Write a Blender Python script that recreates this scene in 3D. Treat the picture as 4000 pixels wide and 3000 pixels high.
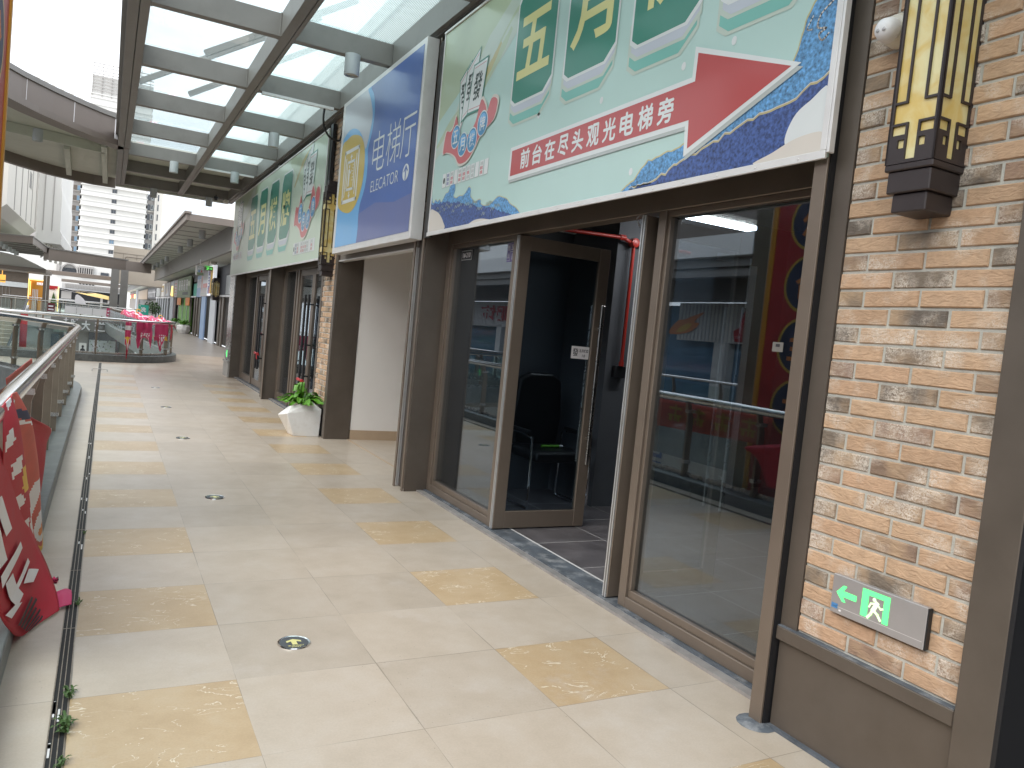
import bpy, bmesh, math, random
from mathutils import Vector, Matrix
rad = math.radians
random.seed(7)
for o in list(bpy.data.objects): bpy.data.objects.remove(o)
SC = bpy.context.scene
COL = SC.collection

# ---------------------------------------------------------------- camera
cam_d = bpy.data.cameras.new('camera'); cam = bpy.data.objects.new('camera', cam_d); COL.objects.link(cam)
cam_d.sensor_width = 36; cam_d.lens = 36*2986.8/4000; cam_d.clip_start = 0.05; cam_d.clip_end = 3000
YAW, PITCH, ROLL = 0.49206854, 0.05875849, -0.09834412
_f = Vector((math.sin(YAW)*math.cos(PITCH), math.cos(YAW)*math.cos(PITCH), -math.sin(PITCH)))
_r = Vector((math.cos(YAW), -math.sin(YAW), 0)); _d = _f.cross(_r)
_r2 = _r*math.cos(ROLL)+_d*math.sin(ROLL); _d2 = -_r*math.sin(ROLL)+_d*math.cos(ROLL)
_M = Matrix((( _r2.x, -_d2.x, -_f.x), (_r2.y, -_d2.y, -_f.y), (_r2.z, -_d2.z, -_f.z))).to_4x4()
_M.translation = (0, 0, 1.5131)
cam.matrix_world = _M
SC.camera = cam

# ---------------------------------------------------------------- sky and sun
W = bpy.data.worlds.new('World'); SC.world = W; W.use_nodes = True
nt = W.node_tree; N = nt.nodes; L = nt.links
for n in list(N): N.remove(n)
wo = N.new('ShaderNodeOutputWorld'); bg = N.new('ShaderNodeBackground'); bg.inputs['Strength'].default_value = 0.15
sky = N.new('ShaderNodeTexSky'); sky.sky_type = 'NISHITA'; sky.sun_disc = False
SUN_EL, SUN_AZ = rad(46), rad(246)
sky.sun_elevation = SUN_EL; sky.sun_rotation = SUN_AZ; sky.air_density = 1.0; sky.dust_density = 1.5
tc = N.new('ShaderNodeTexCoord'); mp = N.new('ShaderNodeMapping'); mp.inputs['Scale'].default_value = (1, 1, 2.6)
nz = N.new('ShaderNodeTexNoise'); nz.inputs['Scale'].default_value = 2.6; nz.inputs['Detail'].default_value = 6; nz.inputs['Roughness'].default_value = 0.55
cr = N.new('ShaderNodeValToRGB'); cr.color_ramp.elements[0].position = 0.33; cr.color_ramp.elements[1].position = 0.60
cr.color_ramp.elements[0].color = (0.36, 0.36, 0.36, 1); cr.color_ramp.elements[1].color = (1, 1, 1, 1)
mx = N.new('ShaderNodeMixRGB'); mx.inputs[2].default_value = (7.6, 7.9, 8.3, 1)
L.new(tc.outputs['Generated'], mp.inputs[0]); L.new(mp.outputs[0], nz.inputs['Vector']); L.new(nz.outputs['Fac'], cr.inputs[0])
# cloud deck after the overcast-sky law: the zenith about three times as bright as the horizon
sz = N.new('ShaderNodeSeparateXYZ'); L.new(tc.outputs['Generated'], sz.inputs[0])
el = N.new('ShaderNodeMapRange'); el.inputs[1].default_value = 0.0; el.inputs[2].default_value = 1.0; el.inputs[3].default_value = 0.62; el.inputs[4].default_value = 1.15; L.new(sz.outputs['Z'], el.inputs[0])
cs = N.new('ShaderNodeVectorMath'); cs.operation = 'SCALE'; L.new(mx.outputs[0], cs.inputs[0]); L.new(el.outputs[0], cs.inputs['Scale'])
thin = N.new('ShaderNodeVectorMath'); thin.operation = 'SCALE'; thin.inputs['Scale'].default_value = 0.7; L.new(sky.outputs[0], thin.inputs[0])
L.new(cr.outputs[0], mx.inputs[0]); L.new(thin.outputs[0], mx.inputs[1]); L.new(cs.outputs[0], bg.inputs['Color']); L.new(bg.outputs[0], wo.inputs[0])
sun_d = bpy.data.lights.new('sun', 'SUN'); sun_d.energy = 1.3; sun_d.angle = rad(50); sun_d.color = (1.0, 0.955, 0.89)
sun = bpy.data.objects.new('sun', sun_d); COL.objects.link(sun)
# NISHITA: azimuth measured from +Y towards +X (clockwise)
sdir = Vector((math.sin(SUN_AZ)*math.cos(SUN_EL), math.cos(SUN_AZ)*math.cos(SUN_EL), math.sin(SUN_EL)))
sun.rotation_euler = sdir.to_track_quat('Z', 'Y').to_euler()
SC.view_settings.view_transform = 'Standard'; SC.view_settings.look = 'None'; SC.view_settings.gamma = 1
SC.view_settings.exposure = 1.16
SC.render.engine = 'CYCLES'
SC.cycles.max_bounces = 10; SC.cycles.transparent_max_bounces = 16; SC.cycles.caustics_reflective = False; SC.cycles.caustics_refractive = False

# ---------------------------------------------------------------- materials
MATS = {}
def _new(name):
    m = bpy.data.materials.new(name); m.use_nodes = True
    MATS[name] = m
    return m, m.node_tree, m.node_tree.nodes, m.node_tree.links, m.node_tree.nodes['Principled BSDF']
def mat(name, col, rough=0.5, metal=0.0, var=0.0, vscale=3.0, bump=0.0, bscale=60.0, spec=0.5, coat=0.0, dirt=None, dscale=1.2):
    """plain surface with a little colour variation, wear spots and fine relief"""
    m, t, n, l, b = _new(name)
    b.inputs['Base Color'].default_value = (*col, 1); b.inputs['Roughness'].default_value = rough
    b.inputs['Metallic'].default_value = metal; b.inputs['Specular IOR Level'].default_value = spec
    b.inputs['Coat Weight'].default_value = coat; b.inputs['Coat Roughness'].default_value = 0.12
    g = n.new('ShaderNodeNewGeometry')
    if var > 0 or dirt:
        z = n.new('ShaderNodeTexNoise'); z.inputs['Scale'].default_value = vscale; z.inputs['Detail'].default_value = 7; z.inputs['Roughness'].default_value = 0.6
        l.new(g.outputs['Position'], z.inputs['Vector'])
        r = n.new('ShaderNodeMapRange'); r.inputs[1].default_value = 0.3; r.inputs[2].default_value = 0.7
        r.inputs[3].default_value = 1-var; r.inputs[4].default_value = 1+var; l.new(z.outputs['Fac'], r.inputs[0])
        v = n.new('ShaderNodeVectorMath'); v.operation = 'SCALE'; v.inputs[0].default_value = col; l.new(r.outputs[0], v.inputs['Scale'])
        out = v.outputs[0]
        if dirt:
            z2 = n.new('ShaderNodeTexNoise'); z2.inputs['Scale'].default_value = dscale; z2.inputs['Detail'].default_value = 9; z2.inputs['Roughness'].default_value = 0.7
            l.new(g.outputs['Position'], z2.inputs['Vector'])
            r2 = n.new('ShaderNodeMapRange'); r2.inputs[1].default_value = 0.5; r2.inputs[2].default_value = 0.75; r2.inputs[4].default_value = dirt[3]
            l.new(z2.outputs['Fac'], r2.inputs[0])
            mxx = n.new('ShaderNodeMixRGB'); mxx.inputs[2].default_value = (*dirt[:3], 1); l.new(r2.outputs[0], mxx.inputs[0]); l.new(out, mxx.inputs[1]); out = mxx.outputs[0]
        l.new(out, b.inputs['Base Color'])
        r3 = n.new('ShaderNodeMapRange'); r3.inputs[3].default_value = max(0.03, rough-0.09); r3.inputs[4].default_value = min(1, rough+0.09)
        l.new(z.outputs['Fac'], r3.inputs[0]); l.new(r3.outputs[0], b.inputs['Roughness'])
    if bump > 0:
        z3 = n.new('ShaderNodeTexNoise'); z3.inputs['Scale'].default_value = bscale; z3.inputs['Detail'].default_value = 5
        l.new(g.outputs['Position'], z3.inputs['Vector'])
        bp = n.new('ShaderNodeBump'); bp.inputs['Strength'].default_value = bump; bp.inputs['Distance'].default_value = 0.01
        l.new(z3.outputs['Fac'], bp.inputs['Height']); l.new(bp.outputs[0], b.inputs['Normal'])
    return m
def glass(name, tint, ior=1.5, haze=0.0, hcol=(0.8, 0.9, 0.88), rough=0.0):
    """sheet glass: clear transmission, Fresnel mirror, optional frit"""
    m, t, n, l, b = _new(name); n.remove(b)
    o = n['Material Output']; tr = n.new('ShaderNodeBsdfTransparent'); tr.inputs[0].default_value = (*tint, 1)
    gl = n.new('ShaderNodeBsdfGlossy'); gl.inputs['Roughness'].default_value = rough; gl.inputs['Color'].default_value = (0.86, 0.93, 1, 1)
    fr = n.new('ShaderNodeFresnel'); gb = n.new('ShaderNodeNewGeometry'); im = n.new('ShaderNodeMapRange'); im.inputs[3].default_value = ior; im.inputs[4].default_value = 1/ior
    l.new(gb.outputs['Backfacing'], im.inputs[0]); l.new(im.outputs[0], fr.inputs[0])   # same mirror on both faces of the sheet
    mxs = n.new('ShaderNodeMixShader'); l.new(fr.outputs[0], mxs.inputs[0]); l.new(gl.outputs[0], mxs.inputs[2])
    src = tr.outputs[0]
    if haze > 0:
        df = n.new('ShaderNodeBsdfDiffuse'); df.inputs[0].default_value = (*hcol, 1)
        tl = n.new('ShaderNodeBsdfTranslucent'); tl.inputs[0].default_value = (*hcol, 1)
        m2 = n.new('ShaderNodeMixShader'); m2.inputs[0].default_value = 0.75; l.new(df.outputs[0], m2.inputs[1]); l.new(tl.outputs[0], m2.inputs[2])
        m3 = n.new('ShaderNodeMixShader'); m3.inputs[0].default_value = haze; l.new(tr.outputs[0], m3.inputs[1]); l.new(m2.outputs[0], m3.inputs[2]); src = m3.outputs[0]
    l.new(src, mxs.inputs[1]); l.new(mxs.outputs[0], o.inputs[0])
    return m
def emis(name, col, s):
    m, t, n, l, b = _new(name); b.inputs['Base Color'].default_value = (*col, 1)
    b.inputs['Emission Color'].default_value = (*col, 1); b.inputs['Emission Strength'].default_value = s
    return m

mat('bronze', (0.120, 0.098, 0.080), 0.42, 0.35, 0.10, 4, 0.03, 300, dirt=(0.20, 0.18, 0.16, 0.10), dscale=2.5)
mat('bronze_light', (0.200, 0.160, 0.128), 0.38, 0.45, 0.07, 3, 0.02, 300)
mat('bronze_edge', (0.42, 0.37, 0.32), 0.35, 0.6, 0.05)
mat('black_panel', (0.018, 0.017, 0.017), 0.35, 0.1, 0.15, 3)
mat('near_black', (0.012, 0.012, 0.014), 0.45)
mat('steel_grey', (0.235, 0.222, 0.205), 0.48, 0.25, 0.09, 1.6, 0.03, 40, dirt=(0.13, 0.11, 0.10, 0.35), dscale=2.2)
mat('soffit_grey', (0.58, 0.60, 0.52), 0.55, 0.0, 0.06, 0.7, dirt=(0.2, 0.2, 0.15, 0.25), dscale=0.8)
mat('brown_fascia', (0.215, 0.180, 0.155), 0.45, 0.2, 0.06, 1.0)
mat('lamp_grey', (0.52, 0.55, 0.56), 0.5, 0.1, 0.06, 8)
mat('lamp_lens', (0.55, 0.52, 0.40), 0.2)
mat('alu_white', (0.72, 0.70, 0.69), 0.35, 0.25, 0.05, 6, dirt=(0.45, 0.42, 0.38, 0.25), dscale=5)
mat('alu', (0.62, 0.63, 0.64), 0.32, 0.7, 0.05, 6)
mat('stainless', (0.78, 0.77, 0.75), 0.13, 1.0, 0.04, 5, 0.015, 25)
mat('brushed', (0.55, 0.53, 0.51), 0.28, 1.0, 0.05, 9)
mat('post_bronze', (0.27, 0.222, 0.175), 0.32, 0.7, 0.08, 7, dirt=(0.16, 0.12, 0.09, 0.3), dscale=5)
mat('curb_granite', (0.125, 0.135, 0.135), 0.38, 0.0, 0.22, 14, 0.05, 120, dirt=(0.30, 0.31, 0.30, 0.45), dscale=4)
mat('dark_granite', (0.065, 0.072, 0.080), 0.45, 0.0, 0.25, 16, 0.05, 150)
mat('sill_stone', (0.085, 0.098, 0.115), 0.5, 0.0, 0.3, 9, 0.08, 70, dirt=(0.42, 0.42, 0.42, 0.75), dscale=7)
mat('sill_metal', (0.36, 0.34, 0.33), 0.42, 0.4, 0.2, 9, 0.05, 60, dirt=(0.2, 0.2, 0.21, 0.5), dscale=10)
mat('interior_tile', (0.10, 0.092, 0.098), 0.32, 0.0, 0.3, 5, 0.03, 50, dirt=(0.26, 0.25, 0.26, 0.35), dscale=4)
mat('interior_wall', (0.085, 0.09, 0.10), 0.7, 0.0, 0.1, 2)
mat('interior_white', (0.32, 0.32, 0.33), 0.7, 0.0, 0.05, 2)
mat('grout_white', (0.55, 0.54, 0.53), 0.7)
mat('white_wall', (0.80, 0.775, 0.75), 0.75, 0.0, 0.03, 1.5)
mat('skirting', (0.46, 0.345, 0.24), 0.4, 0.0, 0.06, 6)
mat('white_render', (0.66, 0.645, 0.61), 0.75, 0.0, 0.035, 0.25, dirt=(0.62, 0.61, 0.58, 0.3), dscale=0.25)
mat('cream_render', (0.62, 0.59, 0.53), 0.75, 0.0, 0.04, 0.3)
mat('tower_grey', (0.36, 0.34, 0.32), 0.7, 0.0, 0.05, 0.2)
mat('tan_stone', (0.42, 0.365, 0.30), 0.6, 0.0, 0.07, 0.6)
mat('tower_window', (0.13, 0.22, 0.31), 0.06, 0.0, 0.25, 0.15, spec=0.9)
mat('dark_window', (0.025, 0.032, 0.045), 0.08, 0.0, 0.3, 0.5, spec=0.9)
mat('louvre', (0.48, 0.47, 0.46), 0.6)
mat('red_cloth', (0.46, 0.022, 0.04), 0.62, 0, 0.06, 9, 0.12, 500)
mat('pink_cloth', (0.56, 0.045, 0.14), 0.55, 0, 0.10, 5, 0.1, 200)
mat('white_print', (0.78, 0.76, 0.77), 0.5, 0, 0.03, 6)
mat('black_print', (0.03, 0.03, 0.035), 0.5)
mat('navy_print', (0.035, 0.04, 0.085), 0.55)
mat('orange_print', (0.72, 0.24, 0.06), 0.55)
mat('yellow_print', (0.75, 0.46, 0.06), 0.55)
mat('salmon_print', (0.58, 0.11, 0.08), 0.6, 0, 0.12, 6)
mat('green_pot_leaf', (0.10, 0.27, 0.025), 0.42, 0, 0.25, 14)
mat('leaf_dark', (0.045, 0.10, 0.025), 0.5, 0, 0.3, 5)
mat('weed', (0.055, 0.11, 0.025), 0.6, 0, 0.25, 30)
mat('planter_white', (0.72, 0.715, 0.70), 0.5, 0, 0.04, 7, 0.04, 40, dirt=(0.45, 0.40, 0.33, 0.35), dscale=5)
mat('soil', (0.03, 0.022, 0.015), 0.9)
mat('pipe_red', (0.42, 0.03, 0.02), 0.35)
mat('black_leather', (0.012, 0.012, 0.013), 0.33, 0, 0.2, 20, 0.08, 200)
mat('chrome', (0.85, 0.86, 0.88), 0.06, 1.0)
mat('lantern_metal', (0.040, 0.030, 0.030), 0.38, 0.25, 0.08, 8)
mat('shop_green', (0.13, 0.36, 0.035), 0.5, 0, 0.05, 1)
mat('sign_green', (0.19, 0.25, 0.15), 0.55, 0, 0.08, 1)
mat('shop_red', (0.12, 0.012, 0.016), 0.5)
mat('shop_blue', (0.25, 0.36, 0.55), 0.45)
mat('teal', (0.03, 0.38, 0.28), 0.5)
mat('pillar_white', (0.50, 0.53, 0.57), 0.5, 0, 0.03, 0.7)
mat('sign_paper', (0.46, 0.43, 0.44), 0.5)
mat('gold_print', (0.55, 0.36, 0.06), 0.4)
mat('board_red', (0.42, 0.035, 0.035), 0.4, 0, 0.06, 2)
mat('board_gold', (0.62, 0.28, 0.03), 0.35, 0.1)
mat('cloth_yellow', (0.80, 0.58, 0.20), 0.7)
mat('tape_red', (0.42, 0.02, 0.025), 0.4)
mat('rust_drain', (0.28, 0.24, 0.19), 0.4, 0.8, 0.3, 30, dirt=(0.2, 0.1, 0.04, 0.4), dscale=20)
mat('drain_black', (0.006, 0.006, 0.006), 0.7)
mat('concrete', (0.34, 0.33, 0.31), 0.8, 0, 0.1, 2)
mat('ground_pave', (0.30, 0.28, 0.25), 0.6, 0, 0.1, 0.6)
mat('purple_print', (0.14, 0.12, 0.28), 0.5)
mat('grey_plate', (0.42, 0.40, 0.40), 0.32, 0.5, 0.03, 20)
mat('plastic_white', (0.72, 0.68, 0.60), 0.4)
mat('orange_shop', (0.62, 0.27, 0.03), 0.4)
mat('cable_black', (0.012, 0.012, 0.012), 0.5)
emis('led', (0.93, 0.97, 1.0), 14.0)
emis('exit_green', (0.10, 0.95, 0.22), 0.5)
emis('exit_white', (0.75, 0.95, 0.6), 0.25)
emis('lamp_warm', (1.0, 0.72, 0.25), 0.8)
emis('backlit_white', (0.9, 0.93, 1.0), 0.25)
emis('backlit_green', (0.15, 0.9, 0.15), 0.5)
emis('sign_orange', (0.95, 0.50, 0.10), 0.35)
glass('canopy_glass', (0.91, 0.955, 0.95), 1.35, 0.05, (0.72, 0.80, 0.78))
glass('rail_glass', (0.93, 0.97, 0.95), 1.35)
glass('store_glass', (0.68, 0.73, 0.77), 2.45)
glass('door_glass', (0.72, 0.78, 0.82), 1.4)

# fritted canopy glass: rows of white dots on clear glass
m, t, n, l, b = _new('frit_glass'); n.remove(b); o_ = n['Material Output']
g_ = n.new('ShaderNodeNewGeometry'); sx = n.new('ShaderNodeSeparateXYZ'); l.new(g_.outputs['Position'], sx.inputs[0])
def _sin(src, k):
    a = n.new('ShaderNodeMath'); a.operation = 'MULTIPLY'; a.inputs[1].default_value = k; l.new(src, a.inputs[0])
    s_ = n.new('ShaderNodeMath'); s_.operation = 'SINE'; l.new(a.outputs[0], s_.inputs[0]); return s_.outputs[0]
pm = n.new('ShaderNodeMath'); pm.operation = 'MULTIPLY'; l.new(_sin(sx.outputs['X'], 2*math.pi/0.034), pm.inputs[0]); l.new(_sin(sx.outputs['Y'], 2*math.pi/0.034), pm.inputs[1])
mr = n.new('ShaderNodeMapRange'); mr.inputs[1].default_value = -0.25; mr.inputs[2].default_value = 0.25; mr.inputs[3].default_value = 0.24; mr.inputs[4].default_value = 0.52; l.new(pm.outputs[0], mr.inputs[0])
tr_ = n.new('ShaderNodeBsdfTransparent'); tr_.inputs[0].default_value = (0.80, 0.88, 0.88, 1)
df_ = n.new('ShaderNodeBsdfDiffuse'); df_.inputs[0].default_value = (0.66, 0.74, 0.73, 1); tl_ = n.new('ShaderNodeBsdfTranslucent'); tl_.inputs[0].default_value = (0.72, 0.80, 0.79, 1)
m2_ = n.new('ShaderNodeMixShader'); m2_.inputs[0].default_value = 0.7; l.new(df_.outputs[0], m2_.inputs[1]); l.new(tl_.outputs[0], m2_.inputs[2])
m3_ = n.new('ShaderNodeMixShader'); l.new(mr.outputs[0], m3_.inputs[0]); l.new(tr_.outputs[0], m3_.inputs[1]); l.new(m2_.outputs[0], m3_.inputs[2]); l.new(m3_.outputs[0], o_.inputs[0])

# paving: 0.6 m stone tiles, two columns with alternating veined yellow marble
m, t, n, l, b = _new('paving')
def _math(op, a, bb=None, c=None):
    q = n.new('ShaderNodeMath'); q.operation = op
    for i, v in enumerate((a, bb, c)):
        if v is None: continue
        if isinstance(v, (int, float)): q.inputs[i].default_value = v
        else: l.new(v, q.inputs[i])
    return q.outputs[0]
g_ = n.new('ShaderNodeNewGeometry'); sx = n.new('ShaderNodeSeparateXYZ'); l.new(g_.outputs['Position'], sx.inputs[0])
ux = _math('DIVIDE', _math('ADD', sx.outputs['X'], 0.038), 0.5995); uy = _math('DIVIDE', _math('ADD', sx.outputs['Y'], -2.596+60.0), 0.6)
cx = _math('FLOOR', ux); cy = _math('FLOOR', uy); fx = _math('SUBTRACT', ux, cx); fy = _math('SUBTRACT', uy, cy)
par = _math('COMPARE', _math('MODULO', cy, 2.0), 0.0, 0.1)
c0 = _math('COMPARE', cx, 0.0, 0.1); c3 = _math('COMPARE', cx, 3.0, 0.1)
near = _math('LESS_THAN', sx.outputs['Y'], 17.6)
yel = _math('MULTIPLY', _math('MULTIPLY', par, _math('MAXIMUM', c0, c3)), near)
ex = _math('MULTIPLY', _math('MINIMUM', fx, _math('SUBTRACT', 1.0, fx)), 0.6); ey = _math('MULTIPLY', _math('MINIMUM', fy, _math('SUBTRACT', 1.0, fy)), 0.6)
jn = n.new('ShaderNodeTexNoise'); jn.inputs['Scale'].default_value = 2.3; jn.inputs['Detail'].default_value = 3; l.new(g_.outputs['Position'], jn.inputs['Vector'])
jw = _math('MULTIPLY', _math('MAXIMUM', _math('SUBTRACT', jn.outputs['Fac'], 0.36), 0.02), 0.010)
joint = _math('LESS_THAN', _math('MINIMUM', ex, ey), jw)
cmb = n.new('ShaderNodeCombineXYZ'); l.new(cx, cmb.inputs[0]); l.new(cy, cmb.inputs[1])
wn = n.new('ShaderNodeTexWhiteNoise'); l.new(cmb.outputs[0], wn.inputs['Vector'])
off = n.new('ShaderNodeVectorMath'); off.operation = 'MULTIPLY_ADD'; l.new(wn.outputs['Color'], off.inputs[0]); off.inputs[1].default_value = (9, 9, 9); l.new(g_.outputs['Position'], off.inputs[2])
na = n.new('ShaderNodeTexNoise'); na.inputs['Scale'].default_value = 4.5; na.inputs['Detail'].default_value = 8; na.inputs['Roughness'].default_value = 0.65; l.new(off.outputs[0], na.inputs['Vector'])
nb = n.new('ShaderNodeTexNoise'); nb.inputs['Scale'].default_value = 120; nb.inputs['Detail'].default_value = 3; l.new(g_.outputs['Position'], nb.inputs['Vector'])
def ramp(src, stops):
    q = n.new('ShaderNodeValToRGB'); e = q.color_ramp.elements
    while len(e) < len(stops): e.new(0.5)
    for i, (p, c) in enumerate(stops): e[i].position = p; e[i].color = (*c, 1)
    l.new(src, q.inputs[0]); return q.outputs[0]
beige = ramp(na.outputs['Fac'], [(0.3, (0.40, 0.335, 0.265)), (0.5, (0.44, 0.372, 0.30)), (0.72, (0.47, 0.41, 0.345))])
yelc = ramp(na.outputs['Fac'], [(0.28, (0.40, 0.285, 0.165)), (0.5, (0.45, 0.33, 0.20)), (0.75, (0.48, 0.375, 0.25))])
# veins: thin ridges of stretched, distorted noise
mpv = n.new('ShaderNodeMapping'); mpv.inputs['Rotation'].default_value = (0, 0, 0.5); mpv.inputs['Scale'].default_value = (1.0, 2.6, 1); l.new(off.outputs[0], mpv.inputs[0])
nv = n.new('ShaderNodeTexNoise'); nv.inputs['Scale'].default_value = 3.2; nv.inputs['Detail'].default_value = 4; nv.inputs['Distortion'].default_value = 1.6; l.new(mpv.outputs[0], nv.inputs['Vector'])
rid = _math('ABSOLUTE', _math('SUBTRACT', nv.outputs['Fac'], 0.5))
nm = n.new('ShaderNodeTexNoise'); nm.inputs['Scale'].default_value = 7; l.new(off.outputs[0], nm.inputs['Vector'])
vein = _math('MULTIPLY', _math('LESS_THAN', rid, 0.006), _math('GREATER_THAN', nm.outputs['Fac'], 0.52))
mv = n.new('ShaderNodeMixRGB'); l.new(_math('MULTIPLY', vein, 0.75), mv.inputs[0]); l.new(yelc, mv.inputs[1]); mv.inputs[2].default_value = (0.72, 0.66, 0.54, 1)
# brown small pavers around the far bend
fb = n.new('ShaderNodeTexBrick'); fb.inputs['Scale'].default_value = 1; fb.inputs['Brick Width'].default_value = 0.6; fb.inputs['Row Height'].default_value = 0.2; fb.inputs['Mortar Size'].default_value = 0.004
fb.inputs['Color1'].default_value = (0.40, 0.31, 0.235, 1); fb.inputs['Color2'].default_value = (0.50, 0.42, 0.34, 1); fb.inputs['Mortar'].default_value = (0.33, 0.29, 0.25, 1); l.new(g_.outputs['Position'], fb.inputs['Vector'])
far = _math('MULTIPLY', _math('GREATER_THAN', _math('SUBTRACT', sx.outputs['Y'], _math('MULTIPLY', sx.outputs['X'], -2.0)), 20.5), _math('LESS_THAN', sx.outputs['Y'], 26.2))
farg = _math('GREATER_THAN', sx.outputs['Y'], 26.2)
m0 = n.new('ShaderNodeMixRGB'); l.new(yel, m0.inputs[0]); l.new(beige, m0.inputs[1]); l.new(mv.outputs[0], m0.inputs[2])
m1 = n.new('ShaderNodeMixRGB'); l.new(far, m1.inputs[0]); l.new(m0.outputs[0], m1.inputs[1]); l.new(fb.outputs['Color'], m1.inputs[2])
m1b = n.new('ShaderNodeMixRGB'); l.new(farg, m1b.inputs[0]); l.new(m1.outputs[0], m1b.inputs[1]); m1b.inputs[2].default_value = (0.33, 0.30, 0.27, 1)
tv = n.new('ShaderNodeMapRange'); tv.inputs[3].default_value = 0.94; tv.inputs[4].default_value = 1.05; l.new(wn.outputs['Value'], tv.inputs[0])
fin = n.new('ShaderNodeMapRange'); fin.inputs[1].default_value = 0.3; fin.inputs[2].default_value = 0.7; fin.inputs[3].default_value = 0.955; fin.inputs[4].default_value = 1.045; l.new(nb.outputs['Fac'], fin.inputs[0])
sc = n.new('ShaderNodeVectorMath'); sc.operation = 'SCALE'; l.new(m1b.outputs[0], sc.inputs[0]); l.new(_math('MULTIPLY', tv.outputs[0], fin.outputs[0]), sc.inputs['Scale'])
# worn pale scuffs and dark grit
ns = n.new('ShaderNodeTexNoise'); ns.inputs['Scale'].default_value = 1.7; ns.inputs['Detail'].default_value = 10; ns.inputs['Roughness'].default_value = 0.75; l.new(g_.outputs['Position'], ns.inputs['Vector'])
scf = n.new('ShaderNodeMapRange'); scf.inputs[1].default_value = 0.56; scf.inputs[2].default_value = 0.74; scf.inputs[4].default_value = 0.38; l.new(ns.outputs['Fac'], scf.inputs[0])
m2 = n.new('ShaderNodeMixRGB'); l.new(scf.outputs[0], m2.inputs[0]); l.new(sc.outputs[0], m2.inputs[1]); m2.inputs[2].default_value = (0.57, 0.54, 0.52, 1)
vg = n.new('ShaderNodeTexVoronoi'); vg.inputs['Scale'].default_value = 26; l.new(g_.outputs['Position'], vg.inputs['Vector'])
ng = n.new('ShaderNodeTexNoise'); ng.inputs['Scale'].default_value = 1.1; ng.inputs['Detail'].default_value = 3; l.new(g_.outputs['Position'], ng.inputs['Vector'])
grit = _math('MULTIPLY', _math('LESS_THAN', vg.outputs['Distance'], 0.075), _math('GREATER_THAN', ng.outputs['Fac'], 0.55))
m3 = n.new('ShaderNodeMixRGB'); l.new(_math('MULTIPLY', grit, 0.55), m3.inputs[0]); l.new(m2.outputs[0], m3.inputs[1]); m3.inputs[2].default_value = (0.2, 0.17, 0.14, 1)
m4 = n.new('ShaderNodeMixRGB'); l.new(_math('MULTIPLY', joint, 0.62), m4.inputs[0]); l.new(m3.outputs[0], m4.inputs[1]); m4.inputs[2].default_value = (0.17, 0.145, 0.115, 1)
l.new(m4.outputs[0], b.inputs['Base Color'])
rr = n.new('ShaderNodeMapRange'); rr.inputs[3].default_value = 0.22; rr.inputs[4].default_value = 0.44; l.new(ns.outputs['Fac'], rr.inputs[0]); l.new(rr.outputs[0], b.inputs['Roughness'])
bp = n.new('ShaderNodeBump'); bp.inputs['Strength'].default_value = 0.05; bp.inputs['Distance'].default_value = 0.004; l.new(nb.outputs['Fac'], bp.inputs['Height']); l.new(bp.outputs[0], b.inputs['Normal'])

# bricks: colour comes from the brick's own attribute, lime smears and scorched ends from noise
m, t, n, l, b = _new('brick')
at = n.new('ShaderNodeAttribute'); at.attribute_name = 'Col'; g_ = n.new('ShaderNodeNewGeometry')
na = n.new('ShaderNodeTexNoise'); na.inputs['Scale'].default_value = 22; na.inputs['Detail'].default_value = 8; na.inputs['Roughness'].default_value = 0.7; l.new(g_.outputs['Position'], na.inputs['Vector'])
mr = n.new('ShaderNodeMapRange'); mr.inputs[1].default_value = 0.3; mr.inputs[2].default_value = 0.7; mr.inputs[3].default_value = 0.84; mr.inputs[4].default_value = 1.13; l.new(na.outputs['Fac'], mr.inputs[0])
sc = n.new('ShaderNodeVectorMath'); sc.operation = 'SCALE'; l.new(at.outputs['Color'], sc.inputs[0]); l.new(mr.outputs[0], sc.inputs['Scale'])
aw = n.new('ShaderNodeAttribute'); aw.attribute_name = 'Wear'; sw = n.new('ShaderNodeSeparateColor'); l.new(aw.outputs['Color'], sw.inputs[0])
nl_ = n.new('ShaderNodeTexNoise'); nl_.inputs['Scale'].default_value = 8; nl_.inputs['Detail'].default_value = 4; l.new(g_.outputs['Position'], nl_.inputs['Vector'])
# burnt bricks keep patches of the lighter clay
tanm = n.new('ShaderNodeMapRange'); tanm.inputs[1].default_value = 0.40; tanm.inputs[2].default_value = 0.66; tanm.inputs[4].default_value = 0.75; l.new(nl_.outputs['Fac'], tanm.inputs[0])
mxt = n.new('ShaderNodeMixRGB'); l.new(_math('MULTIPLY', tanm.outputs[0], sw.outputs[0]), mxt.inputs[0]); l.new(sc.outputs[0], mxt.inputs[1]); mxt.inputs[2].default_value = (0.44, 0.30, 0.185, 1)
mpl = n.new('ShaderNodeMapping'); mpl.inputs['Location'].default_value = (3, 7, 1); l.new(g_.outputs['Position'], mpl.inputs[0])
nk = n.new('ShaderNodeTexNoise'); nk.inputs['Scale'].default_value = 7; nk.inputs['Detail'].default_value = 3; l.new(mpl.outputs[0], nk.inputs['Vector'])
nf = n.new('ShaderNodeTexNoise'); nf.inputs['Scale'].default_value = 95; nf.inputs['Detail'].default_value = 7; nf.inputs['Roughness'].default_value = 0.7; nf.inputs['Distortion'].default_value = 1.4; l.new(g_.outputs['Position'], nf.inputs['Vector'])
big = n.new('ShaderNodeMapRange'); big.inputs[1].default_value = 0.50; big.inputs[2].default_value = 0.68; l.new(_math('ADD', nk.outputs['Fac'], _math('MULTIPLY', _math('SUBTRACT', sw.outputs[1], 0.5), 0.22)), big.inputs[0])
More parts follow.
